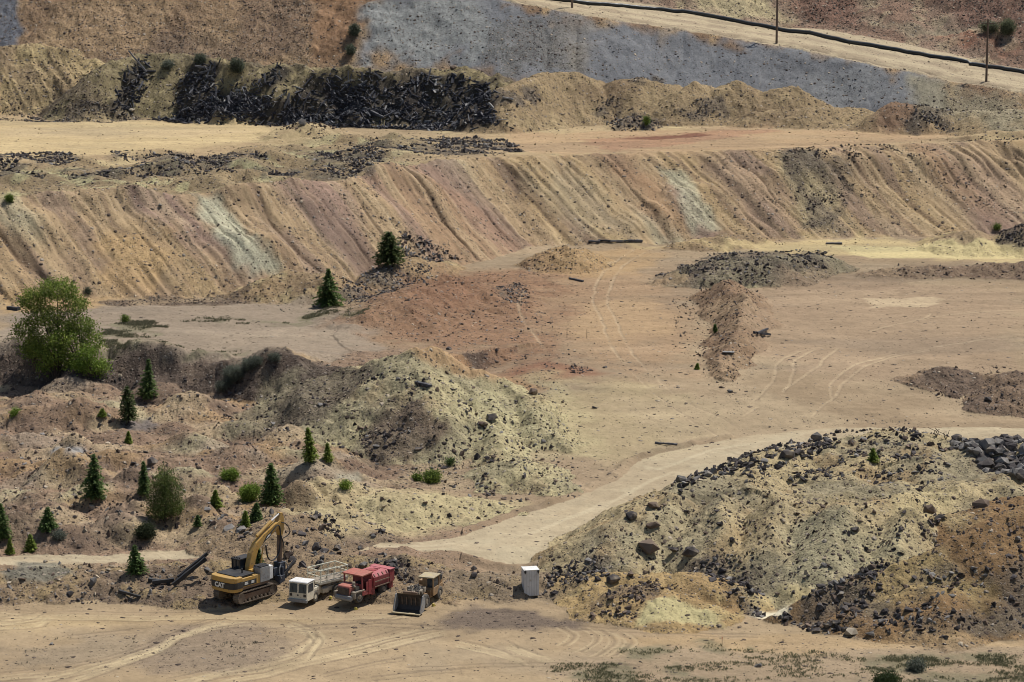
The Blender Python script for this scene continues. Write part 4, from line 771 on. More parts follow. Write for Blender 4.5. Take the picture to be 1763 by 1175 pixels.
    p = cast(px, py)[0]; dist = math.hypot(p[1], CAM_H - p[2]); boulder(p[0], p[1], wpx*dist/FPX*1.05, t, lab, None, .3, fl)
# the largest of the rest as objects, all others one mass of rubble
NX = np.array([r[0] for r in ROCKS]); NY = np.array([r[1] for r in ROCKS]); NS = np.array([r[2] for r in ROCKS]); NT = np.array([r[3] for r in ROCKS])
infr = np.abs(NX/NY) < .18
vis = NS/NY*infr*np.where(NY > 480, .9, 1); order = np.argsort(-vis); NBIG = 235
for i in order[:NBIG]:
    r = ROCKS[i]; boulder(r[0], r[1], r[2]*1.05, int(r[3]), r[4], r[5], .3, random.uniform(.75, 1.05))
def mass(name, xs, ys, ss_, tones, protos, mat, label=None, cat=None):
    zs = sample(Z, xs, ys); vs, fs, cs = [], [], []; base = 0
    pk = rng.integers(0, len(protos), len(xs))
    for k, (pv, pf) in enumerate(protos):
        m = pk == k; n = int(m.sum())
        if n == 0: continue
        a = rng.uniform(0, 6.28, n); b = rng.uniform(-.5, .5, n); ca, sa, cb, sb = np.cos(a), np.sin(a), np.cos(b), np.sin(b)
        v = pv[None]*(ss_[m][:, None, None]*rng.uniform(.8, 1.2, (n, 1, 3))); x, y, z = v[..., 0], v[..., 1], v[..., 2]
        x, z = x*cb[:, None] + z*sb[:, None], -x*sb[:, None] + z*cb[:, None]
        x, y = x*ca[:, None] - y*sa[:, None], x*sa[:, None] + y*ca[:, None]
        v = np.stack([x + xs[m][:, None], y + ys[m][:, None], z + (zs[m] + ss_[m]*.05)[:, None]], -1)
        vs.append(v.reshape(-1, 3)); fs.append((pf[None] + (np.arange(n)*len(pv))[:, None, None]).reshape(-1, 3) + base); base += n*len(pv)
        c = tones[m]*rng.uniform(.55, 1.7, (n, 1)); cs.append(np.repeat(c, len(pv), 0))
    me = mesh_from(name, np.concatenate(vs), np.concatenate(fs), False); add_attr(me, 'albedo', np.concatenate(cs).astype(np.float32)); me.materials.append(mat)
    o = bpy.data.objects.new(name, me); COL.objects.link(o); o['kind'] = 'stuff'
    if label: o['label'] = label
    return o
rest = order[NBIG:]
STONE = attr_mat('broken_stone', .92, .15)
mass('rubble', NX[rest], NY[rest], NS[rest], np.array(TONE)[NT[rest]], ROCKP[:6], STONE, 'broken dark and brown rubble scattered over heaps and slopes')
# pebbles over all rough ground, sized to what the eye can still pick out
gi = rng.integers(0, nr-1, 480000); gj = rng.integers(0, nc-1, 480000); gx, gy = X[gi, gj], Y[gi, gj]
keep = (np.abs(gx/gy) < .2) & (gy > 228) & (gy < 600) & (rng.uniform(0, 1, len(gx)) < GRIT[gi, gj]*1.0*(.4 + .6*ss(-.3, .4, N2[gi, gj]))) & (ZONE[gi, gj] != 20) & ((ZONE[gi, gj] != 0) | (GRIT[gi, gj] > .09) | (rng.uniform(0, 1, len(gx)) < .5))
gx, gy = gx[keep], gy[keep]; gc = C[gi[keep], gj[keep]]
gs = (.07 + .30*rng.uniform(0, 1, len(gx))**5)*gy/300
gt = gc*rng.choice([.35, .5, .7, 1.15], len(gx), p=[.4, .25, .2, .15])[:, None]
mass('gravel', gx, gy, gs, gt, PEB, STONE, 'loose stones and gravel on the rough ground')

# ------------------------------------------------------------------ timber dump on the upper level
def rand_mat(name, c1, c2, rough=.8, scale=3.0, spec=.2):
    m, n, l, b = newmat(name); b.inputs['Roughness'].default_value = rough; b.inputs['Specular IOR Level'].default_value = spec
    oi = nd(n, 'ShaderNodeObjectInfo').outputs['Random']; tc = nd(n, 'ShaderNodeTexCoord').outputs['Object']
    nz = nd(n, 'ShaderNodeTexNoise'); nz.inputs['Scale'].default_value = scale; nz.inputs['Detail'].default_value = 5; l.new(tc, nz.inputs['Vector'])
    f = math_(n, l, 'ADD', math_(n, l, 'MULTIPLY', math_(n, l, 'POWER', oi, 3.0), .8), math_(n, l, 'MULTIPLY_ADD', nz.outputs[0], .8, -.3))
    l.new(mixn(n, l, 'MIX', f, c1, c2), b.inputs['Base Color']); return m
TIMB = rand_mat('dark_timber', (.024, .024, .030, 1), (.20, .195, .20, 1))
def plank_mesh(seed):
    r = np.random.default_rng(seed); w, t = r.uniform(.16, .34), r.uniform(.08, .26); L = 1.0; nseg = 4; v, f = [], []
    bend = r.uniform(-.05, .05)
    for k in range(nseg+1):
        x = -.5 + k/nseg; z0 = bend*(1 - 4*x*x); ww = w*r.uniform(.85, 1.1)*(1 if 0 < k < nseg else r.uniform(.5, .95)); tt = t*(1 if 0 < k < nseg else .7)
        for a, b in ((-1, -1), (1, -1), (1, 1), (-1, 1)): v.append((x, a*ww/2, z0 + b*tt/2))
    for k in range(nseg):
        for a in range(4): f.append((4*k+a, 4*k+(a+1) % 4, 4*k+4+(a+1) % 4, 4*k+4+a))
    f.append((3, 2, 1, 0)); f.append(tuple(4*nseg + i for i in range(4))); return np.array(v), f
def pymesh(name, v, f, mat):
    me = bpy.data.meshes.new(name); me.from_pydata([tuple(a) for a in v], [], [tuple(a) for a in f]); me.materials.append(mat); return me
PLK = [plank_mesh(600+i) for i in range(7)]; PLME = [pymesh('timber', v, f, TIMB) for v, f in PLK]
def slope_dir(x, y, az):
    e = .6; gx_ = (ground(x+e, y) - ground(x-e, y))/(2*e); gy_ = (ground(x, y+e) - ground(x, y-e))/(2*e)
    d = Vector((math.cos(az), math.sin(az), 0)); d.z = gx_*d.x + gy_*d.y; return d.normalized()
plan = []
for pp in DPOLY:
    w = cast([p[0] for p in pp], [p[1] for p in pp]); pl = [tuple(a) for a in w]
    x0, x1, y0, y1 = w[:, 0].min(), w[:, 0].max(), w[:, 1].min(), w[:, 1].max(); n = int((x1-x0)*(y1-y0)*1.7)
    x = rng.uniform(x0, x1, n); y = rng.uniform(y0, y1, n); k = inside(pl, x, y); plan += list(zip(x[k], y[k]))
random.shuffle(plan)
bigs = plan[:200]
for x, y in bigs:
    o = bpy.data.objects.new('timber', random.choice(PLME)); COL.objects.link(o)
    d = slope_dir(x, y, random.uniform(-3.1, 3.1)); d = (d + Vector((random.gauss(0, .3), random.gauss(0, .2), random.gauss(.0, .25)))).normalized()
    L = random.uniform(1.2, 3.4); wd = random.uniform(.8, 1.7); o.rotation_mode = 'QUATERNION'; o.rotation_quaternion = d.to_track_quat('X', 'Z'); o.scale = (L, wd, wd)
    o.location = (x, y, ground(x, y) + random.uniform(.05, .5)); tag(o, 'charred dark timber sticking out of the heap of scrap wood on the upper level', 'timber', 'timbers of the scrap wood dump')
# the rest of the scrap, a tangle nobody could count
pv, pf_, pcx, base = [], [], [], 0
for x, y in plan[200:] + [(a + rng.normal(0, 1.0), b + rng.normal(0, .7)) for a, b in plan for _ in range(1)]:
    v, f = PLK[rng.integers(0, 7)]; d = Vector((rng.normal(0, .8), rng.normal(-.2, .5), rng.normal(0, .45))).normalized()
    M = np.array(d.to_track_quat('X', 'Z').to_matrix()); sc = np.array([rng.uniform(.4, 1.8), rng.uniform(.6, 1.5), rng.uniform(.6, 1.5)])
    pv.append((v*sc) @ M.T + np.array([x, y, ground(x, y) + rng.uniform(-.05, .4)])); pf_ += [tuple(i + base for i in q) for q in f]; base += len(v)
    pcx += [(.038, .038, .046) if rng.uniform() < .62 else ((.075, .074, .08) if rng.uniform() < .72 else (.25, .24, .225))]*len(v)
me = pymesh('scrap_tangle', np.concatenate(pv), pf_, attr_mat('scrap_wood', .85, .2)); add_attr(me, 'albedo', np.array(pcx, np.float32))
o = bpy.data.objects.new('scrap_tangle', me); COL.objects.link(o); tag(o, 'tangle of black charred scrap wood and roots on the upper level', None, None, 'stuff')

# ------------------------------------------------------------------ trees and shrubs
def leaf_mat(name, rough=.7):
    m = attr_mat(name, rough, .2); n, l = m.node_tree.nodes, m.node_tree.links; b = n['Principled BSDF']; a = b.inputs['Base Color'].links[0].from_socket
    tr = n.new('ShaderNodeBsdfTranslucent'); l.new(a, tr.inputs[0]); mx = n.new('ShaderNodeMixShader'); mx.inputs[0].default_value = .45
    l.new(b.outputs[0], mx.inputs[1]); l.new(tr.outputs[0], mx.inputs[2]); l.new(mx.outputs[0], n['Material Output'].inputs[0]); return m
LEAF = leaf_mat('leaves'); BARK = rand_mat('bark', (.06, .045, .035, 1), (.12, .09, .07, 1))
def leafmesh(name, c, ax, up, ln, wd, colr):
    """many small leaf-sized faces: centre, long axis, second axis, length, width"""
    n = len(c); sd = np.cross(ax, up); sd /= np.linalg.norm(sd, axis=1)[:, None] + 1e-9
    a, b = ax*(ln/2)[:, None], sd*(wd/2)[:, None]
    v = np.stack([c - a, c + b - a*.1, c + a, c - b - a*.1], 1).reshape(-1, 3)
    me = mesh_from(name, v, np.arange(4*n).reshape(-1, 4), False); add_attr(me, 'albedo', np.repeat(colr, 4, 0).astype(np.float32)); me.materials.append(LEAF); return me
def trunk_mesh(segs, mat=BARK, n=7):
    v, f, base = [], [], 0
    for p0, p1, r0, r1 in segs:
        d = (Vector(p1) - Vector(p0)).normalized(); q = d.to_track_quat('Z', 'Y')
        for p, r in ((p0, r0), (p1, r1)):
            for k in range(n):
                a = 6.2832*k/n; v.append(tuple(Vector(p) + q @ Vector((r*math.cos(a), r*math.sin(a), 0))))
        for k in range(n): f.append((base+k, base+(k+1) % n, base+n+(k+1) % n, base+n+k))
        base += 2*n
    return pymesh('trunk', v, f, mat)
def conifer(h, r, seed, col, tip, dens=1.0, shape=.85, low=.06, ragged=.25):
    g_ = np.random.default_rng(seed); C_, A_, L_, W_, K_ = [], [], [], [], []
    segs = [((0, 0, -.3), (0, 0, h*.55), .035*h*.6, .014*h), ((0, 0, h*.55), (0, 0, h*.98), .014*h, .004)]
    z = low*h
    while z < h*.985:
        t = (z/h - low)/(1 - low); R_ = r*(1 - t)**shape*(.35 + .65*min(1, t*6 + .35)) + .03*h*.5
        nb = max(4, int((7 + 6*(1-t))*dens)); a0 = g_.uniform(0, 6.28)
        for k in range(nb):
            a = a0 + 6.2832*k/nb + g_.normal(0, .2); rl = R_*g_.uniform(1-ragged*1.6, 1+ragged*.5); up0 = g_.uniform(-.05, .35)*(.3 + t)
            m = max(3, int(rl/.10)); tt = (np.arange(m) + g_.uniform(0, 1, m))/m
            rad = rl*(.12 + .88*tt); px = rad*math.cos(a); py = rad*math.sin(a); pz = z + rl*(up0*tt - .28*tt*tt) + g_.normal(0, .03, m)
            c = np.stack([px, py, pz], 1) + g_.normal(0, .045*(.5+r*.3), (m, 3)); d = np.stack([math.cos(a) + g_.normal(0, .5, m), math.sin(a) + g_.normal(0, .5, m), g_.normal(-.05, .35, m)], 1); d /= np.linalg.norm(d, axis=1)[:, None]
            C_.append(c); A_.append(d); L_.append(g_.uniform(.22, .42, m)*(.7 + .3*r)); W_.append(g_.uniform(.10, .20, m)*(.7 + .3*r))
            mixf = np.clip(tt**2*g_.uniform(.2, 1.0, m), 0, 1)[:, None]; K_.append((np.array(col)*(1-mixf) + np.array(tip)*mixf)*g_.uniform(.7, 1.25, (m, 1)))
            if rl > .5: segs.append(((0, 0, z), (rl*.6*math.cos(a), rl*.6*math.sin(a), z + rl*(up0*.6 - .1)), .012, .005))
        z += h*(.028 + .012*(1-t))*g_.uniform(.8, 1.2)/max(.7, dens)
    C_, A_ = np.concatenate(C_), np.concatenate(A_); up = np.tile(np.array([[0, 0, 1.]]), (len(C_), 1)) + g_.normal(0, .5, C_.shape)
    return leafmesh('crown', C_, A_, up, np.concatenate(L_), np.concatenate(W_), np.concatenate(K_)), trunk_mesh(segs, n=5)
def lobes_leaf(name, lobes, n, ln, seed, col, tip, hollow=.5):
    g_ = np.random.default_rng(seed); vol = np.array([l[3]*l[4]*l[5] for l in lobes])**.75; pk = g_.choice(len(lobes), n, p=vol/vol.sum()); L_ = np.array(lobes)[pk]
    d = g_.normal(size=(n, 3)); d /= np.linalg.norm(d, axis=1)[:, None]; rad = g_.uniform(hollow**3, 1, n)**(1/3)
    # twig clumps: leaves gather around random centres
    nc_ = max(20, n//26); cidx = g_.integers(0, nc_, n); cc = np.zeros((nc_, 3)); cl = g_.choice(len(lobes), nc_, p=vol/vol.sum()); Lc = np.array(lobes)[cl]
    dc = g_.normal(size=(nc_, 3)); dc /= np.linalg.norm(dc, axis=1)[:, None]; rc = g_.uniform(hollow**3, 1.1, nc_)**(1/3); cc = Lc[:, :3] + dc*rc[:, None]*Lc[:, 3:6]
    c = np.where((g_.uniform(0, 1, n) < .75)[:, None], cc[cidx] + g_.normal(0, ln*1.6, (n, 3)), L_[:, :3] + d*rad[:, None]*L_[:, 3:6])
    a = g_.normal(size=(n, 3)); a /= np.linalg.norm(a, axis=1)[:, None]; up = g_.normal(size=(n, 3))
    tone = g_.uniform(.65, 1.3, nc_)[cidx][:, None]*g_.uniform(.85, 1.15, (n, 1)); m = (g_.uniform(0, 1, nc_)[cidx]**2)[:, None]
    return leafmesh(name, c, a, up, g_.uniform(.7, 1.3, n)*ln, g_.uniform(.45, .8, n)*ln, (np.array(col)*(1-m) + np.array(tip)*m)*tone)
SPC, SPT = (.080, .135, .045), (.20, .27, .08); YGC, YGT = (.15, .21, .04), (.32, .38, .08); PIC, PIT = (.060, .090, .034), (.15, .18, .06)
def place_tree(name, px, py, hpx, wpx, kind, label, cat, group=None, seed=1):
    p = cast(px, py)[0]; dist = math.hypot(p[1], CAM_H - p[2]); h = hpx*dist/FPX/.965; r = wpx*dist/FPX/2*1.16
    t = empty(name, (p[0], p[1], p[2] - .05), random.uniform(0, 6)); tag(t, label, cat, group); t.rotation_euler[0] = random.gauss(0, .045); t.rotation_euler[1] = random.gauss(0, .045)
    col, tip = {'s': (SPC, SPT), 'y': (YGC, YGT), 'p': (PIC, PIT)}[kind]
    cm, tm = conifer(h, r, seed, col, tip, dens=1.25 if kind != 'p' else 1.0, shape=random.uniform(.68, 1.05) if kind != 'p' else .5, low=.05 if kind != 'p' else .1, ragged=random.uniform(.28, .5))
    for nm, me in (('crown', cm), ('trunk', tm)):
        o = bpy.data.objects.new(nm, me); COL.objects.link(o); o.parent = t
    return t
TR = [(255, 686, 68, 34, 's', 'dark spruce standing on the scarp right of the big leafy tree'), (222, 728, 62, 34, 'p', 'dark dense conifer on the hummocks just below the scarp'), (162, 858, 76, 42, 's', 'dark spruce left of the round pine, with a wide skirt'), (248, 852, 58, 24, 's', 'slim spruce just behind the round pine'),
      (467, 868, 72, 40, 's', 'pointed spruce above the excavator arm, with a wide foot'), (535, 796, 60, 28, 'y', 'yellow green young spruce left of the middle mound'), (565, 794, 31, 18, 'y', 'small bright spruce beside the taller yellow green one'), (670, 456, 56, 54, 'p', 'round dark pine at the foot of the big slope'), (565, 526, 62, 52, 's', 'broad dark spruce at the back edge of the grey terrace'),
      (4, 928, 62, 34, 's', 'dark spruce cut by the left edge of the picture'), (83, 912, 38, 34, 's', 'low wide spruce near the left edge'), (52, 948, 28, 24, 'y', 'small bushy green spruce above the lower road'), (17, 953, 24, 17, 'y', 'small yellowish spruce at the lower left edge'), (235, 986, 48, 34, 's', 'young spruce in front of the lower road'),
      (372, 874, 30, 23, 'y', 'small yellow green spruce right of the round pine'), (440, 896, 30, 24, 's', 'small dark spruce behind the excavator arm on the hummock'), (422, 906, 26, 18, 'y', 'little light green spruce beside the small dark one on the hummock'), (449, 990, 52, 22, 's', 'slim spruce right behind the excavator cab'), (340, 906, 18, 14, 's', 'tiny spruce on the hummocks above the excavator'),
      (1503, 795, 23, 18, 'y', 'little pine growing on top of the front right heap'), (221, 763, 20, 14, 'y', 'tiny bright spruce among the left hummocks'), (1232, 572, 13, 9, 's', 'tiny conifer on the long brown berm'), (1200, 636, 10, 10, 'y', 'tiny green plant at the near end of the long brown berm'), (176, 716, 12, 16, 'y', 'tiny green conifer left of the dark one below the scarp'), (1025, 490, 6, 5, 's', 'speck of a conifer by the fallen log')]
for i, (a, b, c_, d_, k, lab) in enumerate(TR[:24]): place_tree('spruce' if k != 'p' else 'pine', a, b, c_, d_, k, lab, 'tree', None, 700+i)
# round pine: open crown of clumps on a forked trunk
p = cast(285, 898)[0]; t = empty('pine', (p[0], p[1], p[2]-.05)); tag(t, 'large round pine with an open crown in the middle of the left field', 'tree')
k = math.hypot(p[1], CAM_H)/FPX; H_ = 98*k/.965; R_ = 33*k
lb = [(0, 0, H_*.82, R_*.45, R_*.45, H_*.2), (R_*.35, 0, H_*.55, R_*.65, R_*.6, H_*.2), (-R_*.35, .1, H_*.5, R_*.65, R_*.6, H_*.2), (0, -.3, H_*.32, R_*.95, R_*.8, H_*.2), (-R_*.3, 0, H_*.18, R_*.7, R_*.7, H_*.12), (R_*.4, .2, H_*.25, R_*.6, R_*.7, H_*.14), (0, .2, H_*.66, R_*.7, R_*.6, H_*.18)]
for nm, me in (('crown', lobes_leaf('crown', lb, 9000, .17, 801, (.080, .11, .03), (.18, .22, .06), .3)), ('trunk', trunk_mesh([((0, 0, -.3), (0, 0, H_*.5), .16, .09), ((0, 0, H_*.3), (R_*.5, 0, H_*.6), .07, .02), ((0, 0, H_*.3), (-R_*.5, 0, H_*.55), .07, .02), ((0, 0, H_*.5), (0, 0, H_*.95), .09, .02), ((0, 0, H_*.12), (-R_*.6, -.2, H_*.25), .05, .02), ((0, 0, H_*.12), (R_*.6, -.2, H_*.28), .05, .02)]))):
    o = bpy.data.objects.new(nm, me); COL.objects.link(o); o.parent = t
# the big leafy tree group at left
def leafy(px, py, lob, n, ln, col, tip, label, seed, name='leafy_tree', trunks=((0, 0),), cat='tree', hollow=.45):
    p = cast(px, py)[0]; k = math.hypot(p[1], CAM_H - p[2])/FPX; t = empty(name, (p[0], p[1], p[2]-.05)); tag(t, label, cat)
    L_ = [((a - px)*k, dy, (py - b)*k/.965, w*k/2, w*k/2*.8, hh*k/2) for a, b, w, hh, dy in lob]
    o = bpy.data.objects.new('crown', lobes_leaf('crown', L_, n, ln, seed, col, tip, hollow)); COL.objects.link(o); o.parent = t
    sg = []
    for (x0, y0) in trunks:
        for l_ in L_: sg.append(((x0*k, y0, -.4), (x0*k + (l_[0]-x0*k)*.35, y0 + l_[1]*.3, l_[2]*.45), .13, .09)); sg.append(((x0*k + (l_[0]-x0*k)*.35, y0 + l_[1]*.3, l_[2]*.45), (l_[0], l_[1], l_[2] + l_[5]*.5), .09, .02))
    o = bpy.data.objects.new('trunk', trunk_mesh(sg)); COL.objects.link(o); o.parent = t
    return t
leafy(100, 640, [(100, 505, 70, 34, 1.5), (62, 522, 50, 36, 1), (130, 528, 44, 30, 1), (82, 548, 66, 34, .5), (48, 568, 44, 36, 0), (140, 562, 50, 34, .5), (105, 572, 54, 34, 1.5), (160, 590, 44, 34, 0), (60, 602, 50, 30, .3)], 15000, .26, (.115, .17, .032), (.28, .335, .07), 'biggest dark green leafy tree at left on the edge of the grey terrace', 811, trunks=((0, 0), (40, 1.0)), hollow=.6)
leafy(95, 652, [(95, 606, 50, 40, -.5), (66, 592, 40, 34, 0), (112, 584, 56, 32, 0), (122, 622, 34, 30, -.3), (80, 626, 36, 24, -.5)], 4600, .28, (.14, .20, .035), (.29, .35, .075), 'mid green leafy tree in front of the biggest one on the scarp', 812, hollow=.6)
leafy(158, 648, [(158, 630, 54, 28, 0), (150, 608, 40, 24, 0), (174, 634, 30, 22, 0), (136, 628, 26, 20, -.3)], 3000, .26, (.13, .20, .03), (.26, .34, .07), 'small bright yellow green leafy tree at the right foot of the biggest one', 813, hollow=.5)
SG, ST = (.12, .135, .10), (.19, .20, .155); LG, LT = (.13, .20, .03), (.28, .36, .07)
for i, (px, py, w, h, c1, c2, lab, nm) in enumerate([
    (435, 862, 40, 28, LG, LT, 'bright lime green shrub left of the pointed spruce', 'shrub'), (395, 826, 28, 18, LG, LT, 'bright green shrub beside a grey rock among the hummocks', 'shrub'), (740, 830, 38, 17, (.05, .085, .02), LT, 'green shrub in front of the middle mound', 'shrub'), (719, 829, 18, 10, (.05, .085, .02), LT, 'smaller green shrub just left of the one before the middle mound', 'shrub'), (593, 841, 15, 9, LG, LT, 'small lime green shrub on the hummocks left of the middle mound', 'shrub'),
    (255, 925, 42, 22, (.028, .038, .018), (.06, .07, .035), 'dark spreading shrub in the shade below the round pine', 'shrub'), (1520, 1180, 52, 19, (.032, .05, .018), (.07, .09, .03), 'dark green shrub cut by the bottom edge', 'shrub'), (1577, 1154, 32, 14, SG, ST, 'grey green sagebrush on the front grass', 'sagebrush'),
    (405, 655, 40, 26, SG, ST, 'largest sagebrush on the dark scarp', 'sagebrush'), (425, 636, 30, 18, SG, ST, 'sagebrush at the top edge of the scarp', 'sagebrush'), (385, 672, 26, 16, SG, ST, 'sagebrush lower on the dark scarp', 'sagebrush'), (440, 628, 26, 12, SG, ST, 'low sagebrush on the edge of the grey terrace', 'sagebrush'), (473, 620, 18, 9, SG, ST, 'small sagebrush alone on the grey terrace', 'sagebrush'),
    (610, 60, 22, 18, SG, (.10, .12, .07), 'grey green bush at the edge of the grey slope, upper one', 'bush'), (606, 92, 18, 13, SG, (.10, .12, .07), 'grey green bush at the edge of the grey slope, lower one', 'bush'), (408, 124, 26, 22, SG, (.10, .12, .07), 'grey green bush above the timber dump', 'bush'), (345, 108, 20, 14, SG, (.10, .12, .07), 'grey bush on the crest left of the timber dump', 'bush'), (290, 118, 20, 12, SG, ST, 'grey bush on the small heap at the left of the timber dump', 'bush'),
    (1112, 216, 12, 16, (.05, .09, .02), LT, 'green bush on the dark rubble across the bench', 'bush'), (16, 347, 14, 12, (.04, .07, .02), LT, 'green bush on the bench edge at far left', 'bush'), (1702, 54, 30, 16, (.15, .16, .10), (.22, .23, .14), 'grey green bush behind the right hand pole', 'bush'), (1738, 58, 32, 24, (.14, .155, .09), (.21, .225, .13), 'larger grey green bush at the top right corner', 'bush'), (1716, 396, 12, 10, (.05, .08, .02), LT, 'green bush beside the black pile at the right edge', 'bush'),
    (100, 926, 18, 8, SG, ST, 'low grey shrub beside the low wide spruce', 'shrub'), (25, 715, 18, 9, LG, LT, 'green shrub among the hummocks at the left edge', 'shrub'), (215, 555, 12, 10, (.04, .07, .02), LT, 'tiny shrub on the grey terrace', 'shrub'), (150, 505, 10, 8, (.05, .06, .03), ST, 'tiny shrub at the foot of the slope behind the leafy tree', 'shrub'), (775, 800, 7, 8, (.03, .06, .02), SPT, 'tiny dark shrub at the foot of the middle mound', 'shrub')]):
    p = cast(px, py)[0]; k = math.hypot(p[1], CAM_H - p[2])/FPX; a = w*k/2; hh = h*k
    t = empty(nm, (p[0], p[1], p[2])); tag(t, lab, nm if nm != 'sagebrush' else 'shrub')
    g_ = np.random.default_rng(820+i); lb = [(g_.uniform(-.5, .5)*a, g_.uniform(-.4, .4)*a, hh*g_.uniform(.35, .6), a*g_.uniform(.35, .6), a*g_.uniform(.35, .6), hh*g_.uniform(.3, .45)) for _ in range(6)]
    o = bpy.data.objects.new('crown', lobes_leaf('crown', lb, int(500 + 16*w*h*.5), .15 if py > 200 else .22, 840+i, c1, c2, .3)); COL.objects.link(o); o.parent = t
    o = bpy.data.objects.new('stem', trunk_mesh([((0, 0, -.15), (l_[0], l_[1], l_[2]), .03, .012) for l_ in lb], n=4)); COL.objects.link(o); o.parent = t
# grass and low weeds: stuff
def grass(name, polys, label, col, col2, seed, blade=.32):
    g_ = np.random.default_rng(seed); cs, ax, ln, kk = [], [], [], []
    for pts, dens in polys:
        w = cast([p[0] for p in pts], [p[1] for p in pts]); pl = [tuple(a) for a in w]; x0, x1, y0, y1 = w[:, 0].min(), w[:, 0].max(), w[:, 1].min(), w[:, 1].max()
        n = int((x1-x0)*(y1-y0)*dens); x = g_.uniform(x0, x1, n); y = g_.uniform(y0, y1, n)
        k = inside(pl, x + 1.5*fbm(x/5, y/5, 3, seed), y + 1.5*fbm(x/5, y/5, 3, seed+1)) & (fbm(x/3.5, y/1.8, 4, seed+2) > g_.uniform(-.1, .5, n)); x, y = x[k], y[k]
        z = sample(Z, x, y)
        for _ in range(7):
            m = len(x); l_ = g_.uniform(.5, 1.3, m)*blade; d = np.stack([g_.normal(0, .55, m), g_.normal(0, .55, m), np.ones(m)], 1); d /= np.linalg.norm(d, axis=1)[:, None]
            cs.append(np.stack([x + g_.normal(0, .12, m), y + g_.normal(0, .12, m), z], 1) + d*(l_*.45)[:, None]); ax.append(d); ln.append(l_); t = g_.uniform(0, 1, (m, 1)); kk.append(np.array(col)*(1-t) + np.array(col2)*t)
    c = np.concatenate(cs); up = g_.normal(size=c.shape); l_ = np.concatenate(ln)
    o = bpy.data.objects.new(name, leafmesh(name, c, np.concatenate(ax), up, l_, l_*.28, np.concatenate(kk))); COL.objects.link(o); tag(o, label, None, None, 'stuff')
grass('grass', [([(1050, 1130), (1180, 1110), (1290, 1125), (1400, 1125), (1763, 1130), (1850, 1180), (1000, 1185)], 9), ([(1060, 1112), (1290, 1108), (1300, 1130), (1080, 1128)], 5), ([(940, 1150), (1180, 1140), (1200, 1180), (940, 1180)], 9), ([(1480, 1135), (1763, 1125), (1850, 1180), (1500, 1180)], 14)], 'patchy dry green grass along the front edge', (.10, .11, .055), (.20, .18, .11), 901, .22)
grass('weeds', [([(185, 560), (250, 548), (280, 560), (285, 605), (200, 608), (180, 580)], 22), ([(290, 548), (370, 544), (440, 552), (520, 558), (400, 560)], 16), ([(560, 530), (640, 528), (640, 545), (520, 550)], 18), ([(290, 600), (420, 598), (400, 612), (290, 616)], 12), ([(0, 575), (30, 570), (40, 590), (0, 600)], 4)], 'dull green weeds growing in patches on the grey terrace', (.10, .105, .06), (.19, .17, .11), 902, .28)
grass('dry_weeds', [([(230, 1095), (290, 1092), (280, 1110), (220, 1108)], 4), ([(330, 1090), (450, 1085), (480, 1110), (300, 1130)], 2), ([(30, 1115), (130, 1100), (120, 1160), (20, 1160)], 1.4), ([(0, 890), (120, 860), (180, 900), (60, 940)], .7), ([(360, 1110), (430, 1108), (420, 1150), (280, 1150)], 1.2)], 'sparse grey weeds on the front lot', (.10, .10, .075), (.17, .15, .11), 903, .22)
